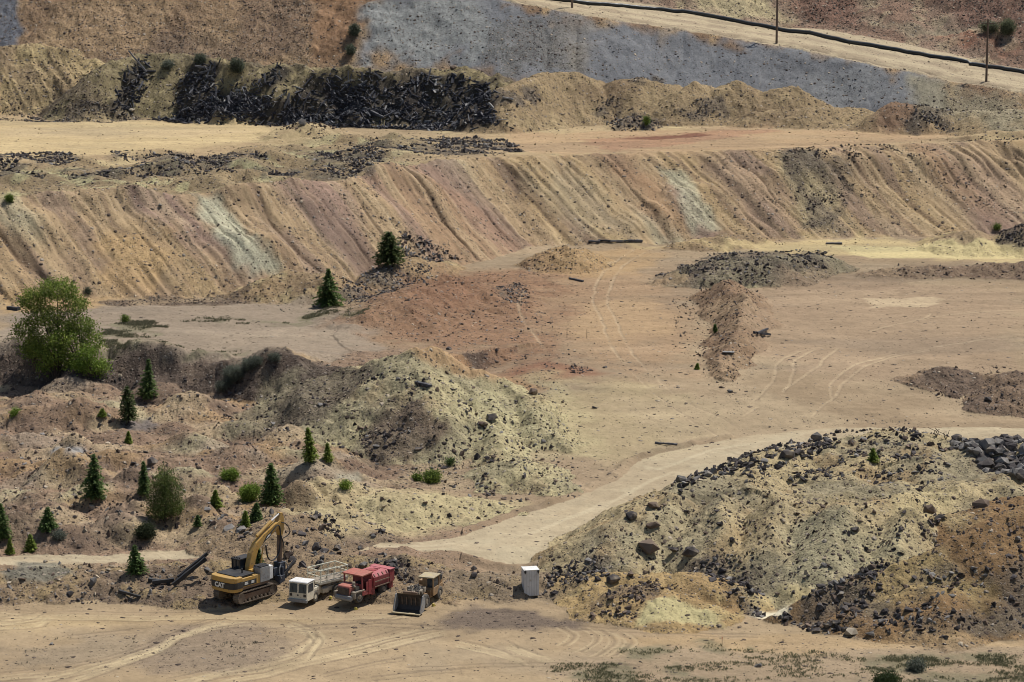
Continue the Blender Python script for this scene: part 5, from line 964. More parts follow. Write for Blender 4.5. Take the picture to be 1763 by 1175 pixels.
# ------------------------------------------------------------------ machine building kit
class MB:
    def __init__(s, T=None): s.v, s.f, s.T = [], [], T
    def add(s, v, f):
        b = len(s.v); s.v += [tuple(s.T @ Vector(p)) if s.T else tuple(p) for p in v]; s.f += [tuple(i + b for i in q) for q in f]; return s
    def box(s, c, d, rot=None):
        v = [Vector((x*d[0]/2, y*d[1]/2, z*d[2]/2)) for x in (-1, 1) for y in (-1, 1) for z in (-1, 1)]
        if rot: v = [Matrix.Rotation(rot[0], 3, rot[1]) @ p for p in v]
        return s.add([p + Vector(c) for p in v], [(0, 1, 3, 2), (4, 6, 7, 5), (0, 4, 5, 1), (2, 3, 7, 6), (0, 2, 6, 4), (1, 5, 7, 3)])
    def bx(s, x0, x1, y0, y1, z0, z1): return s.box(((x0+x1)/2, (y0+y1)/2, (z0+z1)/2), (x1-x0, y1-y0, z1-z0))
    def prism(s, prof, a0, a1, axis='y', taper=1.0):
        n = len(prof); cx = sum(p[0] for p in prof)/n; cz = sum(p[1] for p in prof)/n
        def pt(p, a, k):
            q = (cx + (p[0]-cx)*k, cz + (p[1]-cz)*k); return (q[0], a, q[1]) if axis == 'y' else ((a, q[0], q[1]) if axis == 'x' else (q[0], q[1], a))
        v = [pt(p, a0, 1) for p in prof] + [pt(p, a1, taper) for p in prof]
        return s.add(v, [tuple(range(n))[::-1], tuple(range(n, 2*n))] + [(i, (i+1) % n, n+(i+1) % n, n+i) for i in range(n)])
    def cyl(s, p0, p1, r0, r1=None, n=14):
        r1 = r0 if r1 is None else r1; q = (Vector(p1) - Vector(p0)).normalized().to_track_quat('Z', 'Y'); v = []
        for p, r in ((p0, r0), (p1, r1)):
            for k in range(n): v.append(Vector(p) + q @ Vector((r*math.cos(6.28318*k/n), r*math.sin(6.28318*k/n), 0)))
        return s.add(v, [tuple(range(n))[::-1], tuple(range(n, 2*n))] + [(k, (k+1) % n, n+(k+1) % n, n+k) for k in range(n)])
    def tube(s, path, r, n=8, smooth=3):
        p = [Vector(a) for a in path]
        for _ in range(smooth):
            q = [p[0]]
            for a, b in zip(p[:-1], p[1:]): q += [a*.75 + b*.25, a*.25 + b*.75]
            p = q + [p[-1]]
        for a, b in zip(p[:-1], p[1:]):
            if (b-a).length > 1e-4: s.cyl(a, b, r, r, n)
        return s
    def wheel(s, c, r, w, ang=0.0, n=22, lug=True):
        ax = Vector((-math.sin(ang), math.cos(ang), 0)); c = Vector(c); q = ax.to_track_quat('Z', 'Y'); prof = [(.55*r, -w/2), (.86*r, -w/2), (r, -w*.34), (r, w*.34), (.86*r, w/2), (.55*r, w/2)]
        v = []
        for k in range(n):
            a = 6.28318*k/n
            for i, (rr, z) in enumerate(prof):
                rr2 = rr*(1.0 if not lug or k % 2 or i not in (2, 3) else .955); v.append(c + q @ Vector((rr2*math.cos(a), rr2*math.sin(a), z)))
        m = len(prof); return s.add(v, [(k*m+i, k*m+(i+1) % m, ((k+1) % n)*m+(i+1) % m, ((k+1) % n)*m+i) for k in range(n) for i in range(m)])
    def build(s, name, mat, parent=None, bevel=0.0, label=None):
        bm = bmesh.new(); vs = [bm.verts.new(p) for p in s.v]
        for q in s.f:
            try: bm.faces.new([vs[i] for i in q])
            except ValueError: pass
        bmesh.ops.recalc_face_normals(bm, faces=bm.faces[:]); me = bpy.data.meshes.new(name); bm.to_mesh(me); bm.free(); me.materials.append(mat)
        o = bpy.data.objects.new(name, me); COL.objects.link(o); o.parent = parent
        if bevel: b = o.modifiers.new('bevel', 'BEVEL'); b.width = bevel; b.segments = 2; b.limit_method = 'ANGLE'
        if label: o['label'] = label
        return o
def paint(name, c, worn=None, rough=.5, dust=.35, rust=(.10, .045, .022, 1), metal=0.0, scale=1.6):
    m, n, l, b = newmat(name); b.inputs['Metallic'].default_value = metal
    tc = nd(n, 'ShaderNodeTexCoord').outputs['Object']
    def noise(sc, det, loc=0):
        mp = nd(n, 'ShaderNodeMapping'); mp.inputs['Location'].default_value = (loc, loc, loc); l.new(tc, mp.inputs[0])
        z = nd(n, 'ShaderNodeTexNoise'); z.inputs['Scale'].default_value = sc; z.inputs['Detail'].default_value = det; z.inputs['Roughness'].default_value = .65; l.new(mp.outputs[0], z.inputs['Vector']); return z.outputs[0]
    def rng_(v, a, b_, c_, d):
        r = nd(n, 'ShaderNodeMapRange'); l.new(v, r.inputs[0])
        for i, x in enumerate((a, b_, c_, d)): r.inputs[i+1].default_value = x
        return r.outputs[0]
    col = mixn(n, l, 'MIX', rng_(noise(scale, 4), .35, .65, 0, 1), c, worn or tuple(x*.8 for x in c[:3]) + (1,))
    col = mixn(n, l, 'MIX', rng_(noise(scale*2.2, 6, 5), .58, .68, 0, .75), col, rust)
    col = mixn(n, l, 'MIX', rng_(noise(scale*.8, 5, 11), .4, .75, 0, dust), col, (.33, .27, .19, 1))
    l.new(col, b.inputs['Base Color']); l.new(rng_(noise(scale*3, 3, 3), .3, .7, rough-.1, rough+.2), b.inputs['Roughness']); return m
YEL = paint('machine_yellow', (.46, .26, .045, 1), (.40, .24, .06, 1), .5, .4); BLK = paint('black_paint', (.018, .018, .020, 1), None, .55, .12, (.03, .025, .02, 1)); GLS, _n, _l, _b = newmat('dark_glass'); _b.inputs['Base Color'].default_value = (.025, .035, .045, 1); _b.inputs['Roughness'].default_value = .12; _b.inputs['Specular IOR Level'].default_value = .6
STE = paint('track_steel', (.075, .055, .042, 1), (.12, .085, .06, 1), .6, .5); RUS = paint('rusty_steel', (.17, .105, .065, 1), (.12, .07, .045, 1), .7, .35); WHT = paint('cream_paint', (.68, .62, .48, 1), (.60, .55, .43, 1), .5, .3, (.14, .09, .05, 1)); WHR = paint('white_paint', (.76, .74, .70, 1), None, .5, .15, (.4, .34, .26, 1))
RAILM = paint('rail_cream', (.78, .74, .56, 1), None, .5, .1, (.6, .55, .42, 1)); RED = paint('faded_red', (.25, .026, .030, 1), (.30, .05, .05, 1), .6, .25, (.10, .035, .025, 1)); PNK = paint('sunbleached_red', (.45, .13, .145, 1), (.36, .08, .085, 1), .65, .22, (.30, .10, .07, 1)); ORG = paint('faded_orange_red', (.33, .085, .060, 1), (.40, .14, .10, 1), .65, .3)
RUB = paint('tyre_rubber', (.030, .029, .028, 1), (.05, .048, .045, 1), .85, .35, (.03, .03, .03, 1)); GRY = paint('grey_paint', (.20, .20, .20, 1), (.28, .28, .27, 1), .55, .35); OCH = paint('dirty_ochre', (.30, .17, .065, 1), (.20, .12, .06, 1), .6, .4); LTM = paint('dusty_parts', (.32, .27, .20, 1), (.12, .10, .08, 1), .7, .4, scale=3); BLU = paint('dark_blue_steel', (.025, .034, .055, 1), (.04, .05, .07, 1), .5, .15); DKB = paint('bucket_inside', (.035, .028, .024, 1), (.06, .045, .035, 1), .6, .12); LIP = paint('worn_yellow', (.42, .34, .18, 1), (.36, .30, .20, 1), .6, .3); CHY = paint('chock_yellow', (.62, .50, .10, 1), None, .6, .2)
LETW, _n, _l, _b = newmat('white_letters'); _b.inputs['Base Color'].default_value = (.74, .73, .68, 1); _b.inputs['Roughness'].default_value = .5
def text_mesh(name, txt, size, mat, parent, loc, rot, bold=.012):
    cu = bpy.data.curves.new(name, 'FONT'); cu.body = txt; cu.size = size; cu.align_x = 'CENTER'; cu.align_y = 'CENTER'; cu.extrude = .012; cu.offset = bold; cu.resolution_u = 3
    tmp = bpy.data.objects.new(name, cu); COL.objects.link(tmp); bpy.context.view_layer.update()
    me = bpy.data.meshes.new_from_object(tmp.evaluated_get(bpy.context.evaluated_depsgraph_get())); bpy.data.objects.remove(tmp); bpy.data.curves.remove(cu)
    me.name = name; me.materials.clear(); me.materials.append(mat); o = bpy.data.objects.new(name, me); COL.objects.link(o); o.parent = parent; o.location = loc; o.rotation_euler = rot; return o
def heading(hx, hy): return math.atan2(hy, hx)
def rz_at(px, py, off, a):
    p = cast(px, py)[0]; x, y = p[0] + off*math.cos(a), p[1] + off*math.sin(a); return x, y, ground(x, y)
R2 = math.radians
def TR_(a, piv=(0, 0, 0)): return Matrix.Translation(piv) @ Matrix.Rotation(a, 4, 'Z') @ Matrix.Translation(-Vector(piv))

# ------------------------------------------------------------------ excavator, seen from behind, arm raised, drill carriage on its stick
A = R2(90 - 39); ex = rz_at(391, 1041, 2.45, A)
E = empty('excavator', ex, A); E.scale = (1.06,)*3; tag(E, 'yellow and black tracked excavator parked on the lot with its arm folded down', 'excavator')
for s in (-1, 1):
    yc = s*1.2; m = MB(); r_, hl = .50, 1.95; ang = [math.pi/2 + math.pi*k/8 for k in range(9)]
    loop = [(-hl + r_*math.cos(a), .52 + r_*math.sin(a)) for a in ang] + [(hl + r_*math.cos(a - math.pi), .52 + r_*math.sin(a - math.pi)) for a in ang]
    inner = [(p[0]*(1 - .07/2.4), .52 + (p[1]-.52)*.84) for p in loop]; n = len(loop)
    v = [(p[0], yc-.32, p[1]) for p in loop] + [(p[0], yc+.32, p[1]) for p in loop] + [(p[0], yc-.32, p[1]) for p in inner] + [(p[0], yc+.32, p[1]) for p in inner]
    m.add(v, [(i, (i+1) % n, n+(i+1) % n, n+i) for i in range(n)] + [(2*n+i, 3*n+i, 3*n+(i+1) % n, 2*n+(i+1) % n) for i in range(n)] + [(i, 2*n+i, 2*n+(i+1) % n, (i+1) % n) for i in range(n)] + [(n+i, n+(i+1) % n, 3*n+(i+1) % n, 3*n+i) for i in range(n)])
    for k in range(19):                 # grousers, top and bottom runs
        x = -1.95 + k*.217
        for z in (.03, 1.03): m.box((x, yc, z), (.05, .64, .05))
    for a in ang[1:-1]:
        for c_, sg in ((-hl, 0), (hl, math.pi)): m.box((c_ + .52*math.cos(a-sg), yc, .52 + .52*math.sin(a-sg)), (.06, .64, .05), (-(a-sg), 'Y'))
    tk = m.build('track', STE, E)
    f = MB().prism([(-1.75, .3), (1.75, .3), (1.75, .78), (-1.75, .78)], yc-.2, yc+.2); f.build('track_frame', RUS, tk, .03)
    rl = MB()
    for k in range(7): rl.cyl((-1.5 + k*.5, yc-.29, .2), (-1.5 + k*.5, yc+.29, .2), .15)
    for c_ in (-1.95, 1.95): rl.cyl((c_, yc-.27, .52), (c_, yc+.27, .52), .40)
    rl.build('roller', STE, tk)
MB().bx(-1.1, 1.1, -.9, .9, .55, .95).cyl((0, 0, .9), (0, 0, 1.2), .75, n=24).build('undercarriage', BLK, E, .03)
MB().bx(-2.2, 1.55, -1.42, 1.42, 1.2, 1.42).build('deck', RUS, E, .02)
def cw(z0, z1, k=1.0):                  # rounded counterweight plan
    pts = [(-1.85, 1.5), (-2.5, 1.5), (-2.78, 1.42), (-2.98, 1.1), (-3.05, .5), (-3.05, -.5), (-2.98, -1.1), (-2.78, -1.42), (-2.5, -1.5), (-1.85, -1.5)]
    cx = -2.0; pts = [(cx + (p[0]-cx)*k, p[1]*k) for p in pts]; return MB().prism(pts, z0, z1, 'z')
c1 = MB().prism([(p[0], p[1]) for p in [(-1.85, 1.46), (-2.5, 1.46), (-2.78, 1.38), (-2.96, 1.06), (-3.0, .5), (-3.0, -.5), (-2.96, -1.06), (-2.78, -1.38), (-2.5, -1.46), (-1.85, -1.46)]], 1.12, 1.42, 'z').build('counterweight', YEL, E, .05)
cw(1.42, 1.95, 1.0).build('counterweight_band', BLK, E, .02)
cw(1.95, 2.42, 1.0).build('counterweight_top', YEL, E, .09)
text_mesh('lettering', 'CAT', .58, LETW, E, (-3.068, .12, 1.68), (math.pi/2, 0, -math.pi/2), .022)
bd = MB().bx(-1.85, 1.35, -1.44, -.55, 1.42, 2.22); bd.bx(-1.85, .1, -.55, .55, 1.42, 2.28).bx(-1.85, .0, .55, 1.44, 1.42, 2.25); bd.build('body', YEL, E, .04)
MB().bx(-1.84, -.1, -1.455, -1.442, 1.5, 1.93).build('side_band', BLK, E)
for nm_, x0_, x1_ in (('side_decal', -1.6, -1.15), ('side_decal', -.78, -.38)):
    d_ = MB()
    for k in range(3): d_.bx(x0_ + .02*k, x1_ - .03*(k % 2), -1.47, -1.457, 1.62 + .08*k, 1.675 + .08*k)
    d_.build(nm_, LETW, E)
h = MB().bx(-1.9, -.25, -1.3, 1.35, 2.29, 2.45).bx(-2.35, -1.95, -1.2, 1.2, 2.423, 2.5); h.build('engine_hood', BLK, E, .03)
MB().cyl((-1.0, -.6, 2.4), (-1.0, -.6, 2.85), .07).build('exhaust', BLK, E)
cb = MB()
for x in (-.15, 1.5):
    for y in (.55, 1.42): cb.bx(x-.05, x+.05, y-.05, y+.05, 1.45, 3.25)
cb.bx(-.25, 1.6, .47, 1.5, 3.2, 3.3).bx(-.2, 1.55, .5, 1.47, 1.42, 1.62).bx(-.19, -.11, .5, 1.47, 2.2, 2.3).bx(.6, .68, 1.37, 1.47, 1.62, 3.2).bx(.6, .68, .5, .58, 1.62, 3.2)
cb.bx(-.19, -.13, .95, 1.0, 1.62, 3.2)
for y in (.6, .8, 1.0, 1.2, 1.4): cb.bx(-.1, -.02, y-.03, y+.03, 3.3, 3.44)
cab_ = cb.build('cab', BLK, E)
MB().bx(-.13, -.10, .62, 1.36, 2.32, 3.15).bx(1.49, 1.52, .62, 1.36, 1.7, 3.15).bx(-.05, 1.4, 1.41, 1.43, 2.1, 3.15).bx(-.05, 1.4, .54, .56, 2.1, 3.15).build('cab_glass', GLS, cab_)
MB().bx(.25, .75, .8, 1.2, 1.65, 2.5).build('seat', BLK, cab_, .05)
tb = MB().bx(.35, 1.5, -1.5, -.62, 1.43, 2.75); tb.build('side_cabinet', GRY, E, .03)
MB().bx(1.5, 1.95, -1.5, -.8, 1.5, 2.7).build('white_tank', WHR, E, .05)
MB().bx(.4, 1.45, -1.49, -.64, 2.76, 2.86).build('cabinet_lid', BLK, E, .02)
MB().tube([(-.3, -1.4, 2.3), (-.3, -1.4, 2.95), (.3, -1.4, 2.95), (1.3, -1.4, 3.0)], .025, 6, 1).build('handrail', BLK, E)
BP = [(.15, 1.75), (.55, 1.45), (.8, 1.9), (.98, 3.0), (1.38, 3.95), (2.2, 4.6), (4.15, 5.5), (4.4, 5.8), (4.25, 6.1), (3.6, 5.88), (2.2, 5.25), (1.15, 4.62), (.55, 3.8), (.2, 2.7)]
bo = MB().prism(BP, -.30, .24).build('boom', YEL, E, .04)
MB().prism([(1.95, 4.45), (3.0, 4.97), (3.12, 5.35), (2.4, 5.02)], -.318, -.304).build('boom_decal', BLK, bo); MB().prism([(2.35, 4.75), (2.9, 5.0), (2.95, 5.18), (2.6, 5.02)], -.326, -.320).build('decal_mark', LETW, bo)
MB().cyl((.3, -.75, 2.05), (.3, -.32, 2.05), .42, n=20).bx(.0, 1.1, -.75, -.35, 2.0, 2.5).build('boom_mount', YEL, E, .03)
bc_ = MB()
for y in (-.42, .36): bc_.cyl((1.25, y, 1.7), (1.6, y, 3.1), .11).cyl((1.6, y, 3.1), (1.85, y, 4.1), .06)
bc_.build('boom_cylinder', YEL, E)
MB().cyl((1.45, -.05, 5.15), (3.3, -.05, 6.15), .15).cyl((3.3, -.05, 6.15), (4.35, -.05, 6.62), .075).build('stick_cylinder', YEL, E); MB().cyl((3.3, -.05, 6.17), (4.35, -.05, 6.64), .08).build('cylinder_rod', WHR, E)
MB().prism([(4.05, 5.3), (4.0, 6.1), (4.3, 6.75), (4.55, 6.72), (4.75, 6.2), (4.72, 5.2), (4.5, 4.6), (4.2, 4.7)], -.26, .18).build('stick_head', YEL, E, .03)
MB().prism([(4.2, 4.72), (4.52, 4.7), (4.60, 3.6), (4.42, 2.2), (4.16, 2.2), (4.12, 3.8)], -.2, .14).build('stick', RUS, E, .03)
ho = MB()
for dy in (-.28, -.36): ho.tube([(2.9, dy, 5.2), (3.9, dy, 5.9), (4.2, dy, 5.2), (4.15, dy, 4.0), (3.9, dy, 3.0), (3.2, dy, 2.6), (2.5, dy, 2.9), (2.3, dy, 4.2)], .045, 6)
ho.tube([(4.3, -.3, 5.9), (4.9, -.3, 5.7), (5.5, -.35, 4.9), (5.1, -.3, 4.5), (4.6, -.25, 4.4)], .05, 6).tube([(4.2, -.25, 4.9), (4.6, -.3, 4.0), (4.62, -.3, 3.0), (4.6, -.3, 2.0)], .05, 6).build('hydraulic_hose', BLK, E)
dr = MB().bx(3.95, 4.65, -.45, .4, .55, 2.3).bx(3.6, 4.3, -.7, -.1, .25, 1.2).bx(4.1, 4.6, .1, .6, .1, 1.0).cyl((4.2, -.5, .1), (4.2, -.5, 1.9), .12).cyl((4.5, .1, .05), (4.5, .1, 2.2), .1).bx(3.3, 4.0, -.3, .2, 1.2, 1.9)
dt = dr.build('drill_carriage', BLU, E, .03)
MB().box((4.9, -.5, 1.55), (1.9, .22, .2), (-.6, 'Y')).box((4.8, -.3, 1.35), (1.6, .12, .12), (-.6, 'Y')).cyl((5.5, -.5, 1.9), (5.75, -.5, 2.1), .15).build('drill_mast', BLK, dt)
MB().tube([(4.0, -.5, 2.2), (3.6, -.6, 1.7), (3.75, -.7, 1.0), (4.1, -.6, .7)], .05, 6).build('drill_hose', GRY, dt); MB().tube([(4.5, -.5, 2.3), (4.9, -.5, 1.9), (4.8, -.5, 1.0)], .05, 6).build('drill_hose', GRY, dt)

# ------------------------------------------------------------------ cream utility truck, articulated, scissor platform behind
A = R2(-90 - 24); ut = rz_at(513, 1045.5, -3.0, A)
U_ = empty('utility_truck', ut, A); tag(U_, 'cream white utility truck with a railed platform behind its cab', 'truck')
TJ = TR_(R2(-22), (.6, 0, 0))
m = MB().prism([(3.0, .42), (3.0, 1.15), (2.85, 2.12), (1.55, 2.12), (1.45, .42)], -.95, .95); body = m.build('cab', WHT, U_, .05)
MB().prism([(2.95, 2.14), (2.85, 2.24), (1.5, 2.24), (1.4, 2.14)], -.98, .98).build('cab_roof', WHR, body, .03)
for y in (-.47, .47): MB().add([(3.025 - .15*(z-1.15)/.97, y+a, z) for a, z in ((-.38, 1.2), (.38, 1.2), (.36, 2.02), (-.36, 2.02))] + [(2.95 - .15*(z-1.15)/.97, y+a, z) for a, z in ((-.38, 1.2), (.38, 1.2), (.36, 2.02), (-.36, 2.02))], [(0, 1, 2, 3), (7, 6, 5, 4), (0, 4, 5, 1), (1, 5, 6, 2), (2, 6, 7, 3), (3, 7, 4, 0)]).build('windscreen', GLS, body)
MB().prism([(2.75, 1.25), (2.68, 2.0), (1.75, 2.0), (1.75, 1.25)], .952, .966).build('side_window', GLS, body)
MB().prism([(2.75, 1.25), (2.68, 2.0), (1.75, 2.0), (1.75, 1.25)], -.966, -.952).build('side_window', GLS, body)
MB().bx(2.95, 3.16, -1.0, 1.0, .32, .62).build('bumper', GRY, U_, .03)
for y in (-.72, .72): MB().bx(2.96, 3.02, y-.13, y+.13, .84, 1.1).build('headlight', BLK, body)
MB().bx(2.96, 3.015, -.08, .08, .9, 1.04).build('badge', BLK, body)
for y in (-.55, .6): MB().box((3.03, y, 1.5), (.02, .03, .6), (.25, 'X')).build('wiper', BLK, body)
MB().bx(.3, 1.5, -.9, .9, .5, 1.2).bx(.3, .9, .5, .95, 1.0, 1.35).prism([(.7, 1.05), (1.5, 1.05), (1.5, 1.35), (.9, 1.3)], -.92, .92).build('front_chassis', WHT, U_, .03)
MB().bx(.9, 1.35, .1, .7, 1.35, 1.75).cyl((1.2, .75, 1.3), (1.2, .75, 2.0), .06).build('engine_parts', LTM, U_, .03)
rc = MB(TJ); rc.bx(-3.1, .3, -.55, .55, .55, 1.0).bx(-3.2, -2.4, -.9, .9, .6, 1.15).bx(-1.0, -.3, -.8, .8, .5, .95); rc.build('rear_chassis', WHT, U_, .03)
pf = MB(TJ); pf.bx(-3.3, .15, -.95, .95, 1.42, 1.66); pf_ = pf.build('platform', WHT, U_, .02)
MB(TJ).bx(-3.2, .05, -.85, .85, 1.663, 1.69).build('platform_deck', LTM, pf_)
sc_ = MB(TJ)
for y in (-.6, .6):
    for a in (-.16, .16): sc_.box((-1.5, y, 1.2), (2.4, .08, .10), (a, 'Y'))
sc_.build('scissor_lift', GRY, U_)
rl = MB(TJ)
for y in (-.92, .92):
    for x in (-3.25, -2.4, -1.55, -.7, .1): rl.bx(x-.032, x+.032, y-.032, y+.032, 1.66, 2.75)
    for z in (2.2, 2.75): rl.bx(-3.27, .12, y-.04, y+.04, z-.04, z+.04)
for x in (-3.25, .1):
    for z in (2.2, 2.75): rl.bx(x-.036, x+.036, -.92, .92, z-.036, z+.036)
rl.build('railing', RAILM, pf_)
MB(TJ).tube([(-1.2, .2, 1.7), (-1.3, .3, 2.3), (-.9, .2, 2.6)], .05, 6).build('hose', BLK, pf_)
for (x, y, t_) in ((1.25, .78, None), (1.25, -.78, None), (-2.0, .8, TJ), (-2.0, -.8, TJ)):
    w_ = MB(t_).wheel((x, y, .52), .52, .36).build('wheel', RUB, U_); MB(t_).cyl((x, y + (-.12 if y > 0 else .12), .52), (x, y + (.15 if y > 0 else -.15), .52), .29, .25).build('rim', WHT, w_)

# ------------------------------------------------------------------ faded red truck with long covered body
A = R2(-90 - 36); rt = rz_at(594, 1049, -3.1, A)
T = empty('mine_truck', rt, A); tag(T, 'faded red mine truck with a low bonnet, open cab and long covered body', 'truck')
MB().bx(1.9, 3.2, -.80, .62, .75, 1.50).prism([(1.9, 1.50), (3.2, 1.50), (3.1, 1.62), (1.9, 1.70)], -.80, .62).build('bonnet', ORG, T, .05)
g_ = MB().bx(3.2, 3.24, -.72, .55, .82, 1.45)
grl = g_.build('grille', BLK, T); gl = MB()
for k in range(7): gl.bx(3.24, 3.26, -.70, .53, .86 + k*.085, .885 + k*.085)
gl.build('grille_bars', RUS, grl)
MB().bx(3.0, 3.42, -.95, .95, .38, .78).cyl((3.3, -.9, .5), (3.3, .9, .5), .2, n=14).build('bumper', GRY, T, .05)
MB().bx(2.5, 3.3, -1.2, -.86, .42, 1.0).build('fender', LTM, T, .04); MB().bx(1.6, 3.1, .72, 1.15, 1.0, 1.16).bx(2.85, 3.1, .70, 1.15, .5, 1.0).build('fender', LTM, T, .04)
MB().cyl((2.5, .55, 1.55), (2.5, .55, 1.95), .16).cyl((2.2, .7, 1.4), (2.75, .7, 1.6), .12).bx(2.0, 2.5, .62, .85, 1.16, 1.5).build('engine_parts', LTM, T, .02)
cbm = MB()
for x, y in ((1.85, -1.05), (1.85, 1.05), (.5, -1.05), (.5, 1.05)): cbm.bx(x-.07, x+.07, y-.07, y+.07, .7, 2.48)
cbm.bx(.45, 1.9, -1.1, 1.1, .55, .95).bx(1.8, 1.9, -1.05, 1.05, .9, 1.62).bx(.43, .53, -1.05, 1.05, .9, 2.4).bx(.5, 1.0, 1.0, 1.12, .5, 1.9)
cabr = cbm.build('cab', RED, T, .02)
MB().prism([(.35, 2.46), (2.0, 2.40), (2.02, 2.52), (.35, 2.60)], -1.18, 1.18).build('cab_roof', ORG, cabr, .02)
MB().bx(.7, 1.15, -.3, .3, .96, 1.6).build('seat', BLK, cabr, .05); MB().bx(.9, 1.3, 1.06, 1.1, .75, 1.75).build('door', RED, cabr)
sec = [(-1.15, 1.0), (1.15, 1.0), (1.2, 1.95), (.72, 2.42), (-.72, 2.42), (-1.2, 1.95)]
lo_ = [(-1.15, .95), (1.15, .95), (1.2, 1.95), (-1.2, 1.95)]; up_ = [(-1.2, 1.955), (1.2, 1.955), (.92, 2.27), (-.92, 2.27)]
MB().prism(lo_, -2.0, .3, 'x').build('body', RED, T, .03); cov = MB().prism(up_, -2.0, .3, 'x').build('body_cover', PNK, T, .03)
MB().bx(-1.3, -.5, -.45, .45, 2.273, 2.34).build('hatch', RED, cov, .02); MB().bx(-1.75, -1.5, -.3, .3, 2.273, 2.33).build('hatch', PNK, cov, .02)
hd_ = MB()
for x in (-1.7, -1.1, -.5, .1): hd_.box((x, 1.1, 2.12), (.08, .06, .3), (.75, 'X'))
hd_.bx(-1.95, .2, 1.2, 1.26, 1.5, 1.58).bx(-1.95, .2, 1.2, 1.26, 1.02, 1.1); hd_.build('body_trim', RUS, T)
MB().bx(-2.75, -2.05, -1.2, 1.2, 1.05, 2.2).build('rear_box', RED, T, .03); MB().bx(-2.8, -2.0, -1.24, 1.24, 2.202, 2.3).build('rear_box_lid', PNK, T, .03)
MB().bx(-2.6, 3.0, -.5, .5, .55, .93).bx(.1, .45, .9, 1.14, .35, 1.0).bx(-2.7, -2.2, -1.05, 1.05, .4, 1.04).build('chassis', RED, T, .02)
for (x, y) in ((2.25, .9), (2.25, -.9), (-1.35, .88), (-1.35, -.88)):
    w_ = MB().wheel((x, y, .56), .56, .38).build('wheel', RUB, T); MB().cyl((x, y + (-.1 if y > 0 else .1), .56), (x, y + (.2 if y > 0 else -.2), .56), .33, .24).build('rim', LTM, w_)
MB().bx(2.15, 2.35, 1.09, 1.13, .45, .7).build('hub', LTM, T)

# ------------------------------------------------------------------ low underground loader with its bucket to the front
A = R2(-90 - 20); ll = rz_at(700, 1059.5, -3.6, A)
Lr = empty('loader', ll, A); tag(Lr, 'low brown underground loader with a wide dark bucket lowered to the ground', 'loader')
# bucket: back plate curved, floor, two cheeks, lip
prof = [(3.55, .05), (3.1, .06), (2.7, .16), (2.45, .5), (2.42, .95), (2.55, 1.35), (2.75, 1.62)]
bk = MB(); n = len(prof); th = .07
v = [(x, y, z) for y in (-1.28, 1.28) for x, z in prof] + [(x-.07, y, z-.03) for y in (-1.28, 1.28) for x, z in prof]
f = [(i, i+1, n+i+1, n+i) for i in range(n-1)] + [(2*n+i, 3*n+i, 3*n+i+1, 2*n+i+1) for i in range(n-1)] + [(0, n, 3*n, 2*n), (n-1, 3*n-1, 4*n-1, 2*n-1)] + [(i, 2*n+i, 2*n+i+1, i+1) for i in range(n-1)] + [(n+i, n+i+1, 3*n+i+1, 3*n+i) for i in range(n-1)]
bk.add(v, f); bkt = bk.build('bucket', DKB, Lr)
for y in (-1.32, 1.32): MB().prism(prof + [(3.0, 1.55), (3.6, .35)], y-.045, y+.045).build('bucket_cheek', GRY, bkt, .01)
MB().bx(3.5, 3.85, -1.36, 1.36, .0, .09).build('bucket_lip', LIP, bkt, .01); MB().bx(2.55, 2.8, -.7, .7, 1.6, 1.85).build('bucket_guard', RUS, bkt, .03)
rb = MB()
for y in (-.85, -.4, .05, .5, .95): rb.prism([(2.50, .55), (2.56, .55), (2.62, 1.3), (2.56, 1.3)], y-.05, y+.05)
rb.build('bucket_rib', RUS, bkt)
MB().bx(.3, 2.3, -.55, .55, .55, 1.25).bx(.3, .9, -.8, .8, .5, 1.2).build('front_frame', OCH, Lr, .03)
ep = MB(); g2_ = random.Random(4)
for k in range(26): 
    x, y = g2_.uniform(.2, 2.2), g2_.uniform(-.85, .8); s_ = g2_.uniform(.15, .4); ep.box((x, y, 1.3 + g2_.uniform(0, .45)), (s_, s_*.8, s_*.9), (g2_.uniform(-.4, .4), 'Y'))
for k in range(5): ep.cyl((g2_.uniform(.3, 1.2), g2_.uniform(-.7, .7), 1.5), (g2_.uniform(1.3, 2.4), g2_.uniform(-.7, .7), 1.7), .07)
ep.build('lift_arm', LTM, Lr)
hs_ = MB()
for k in range(6): hs_.tube([(.3, -.7 + k*.28, 1.4), (.8, -.6 + k*.25, 1.95), (1.6, -.5 + k*.2, 1.9), (2.1, -.5 + k*.2, 1.4)], .035, 5, 2)
hs_.build('hydraulic_hose', BLK, Lr)
MB().bx(-3.3, -.1, -.95, .9, .6, 1.35).bx(-3.35, -1.7, -.9, .85, 1.35, 1.75).build('rear_body', OCH, Lr, .05)
cl = MB().bx(-1.75, -.25, .05, 1.12, .75, 1.5)
for x, y in ((-1.7, .1), (-1.7, 1.07), (-.3, .1), (-.3, 1.07)): cl.bx(x-.07, x+.07, y-.07, y+.07, 1.5, 2.42)
cl.bx(-.36, -.26, .05, .5, 1.5, 2.4).bx(-1.72, -1.62, .05, 1.1, 1.5, 2.4); ck = cl.build('cab', OCH, Lr, .02)
MB().bx(-1.9, -.1, -.35, 1.2, 2.43, 2.55).build('cab_roof', LIP, ck, .03); MB().bx(-.33, -.29, .5, 1.02, 1.55, 2.35).bx(-1.6, -.4, 1.05, 1.08, 1.6, 2.3).build('cab_window', GLS, ck)
MB().bx(-2.2, -1.9, .6, 1.1, 1.7, 2.45).bx(-2.9, -2.5, .55, 1.0, 1.75, 2.2).build('exhaust_box', BLK, Lr, .03)
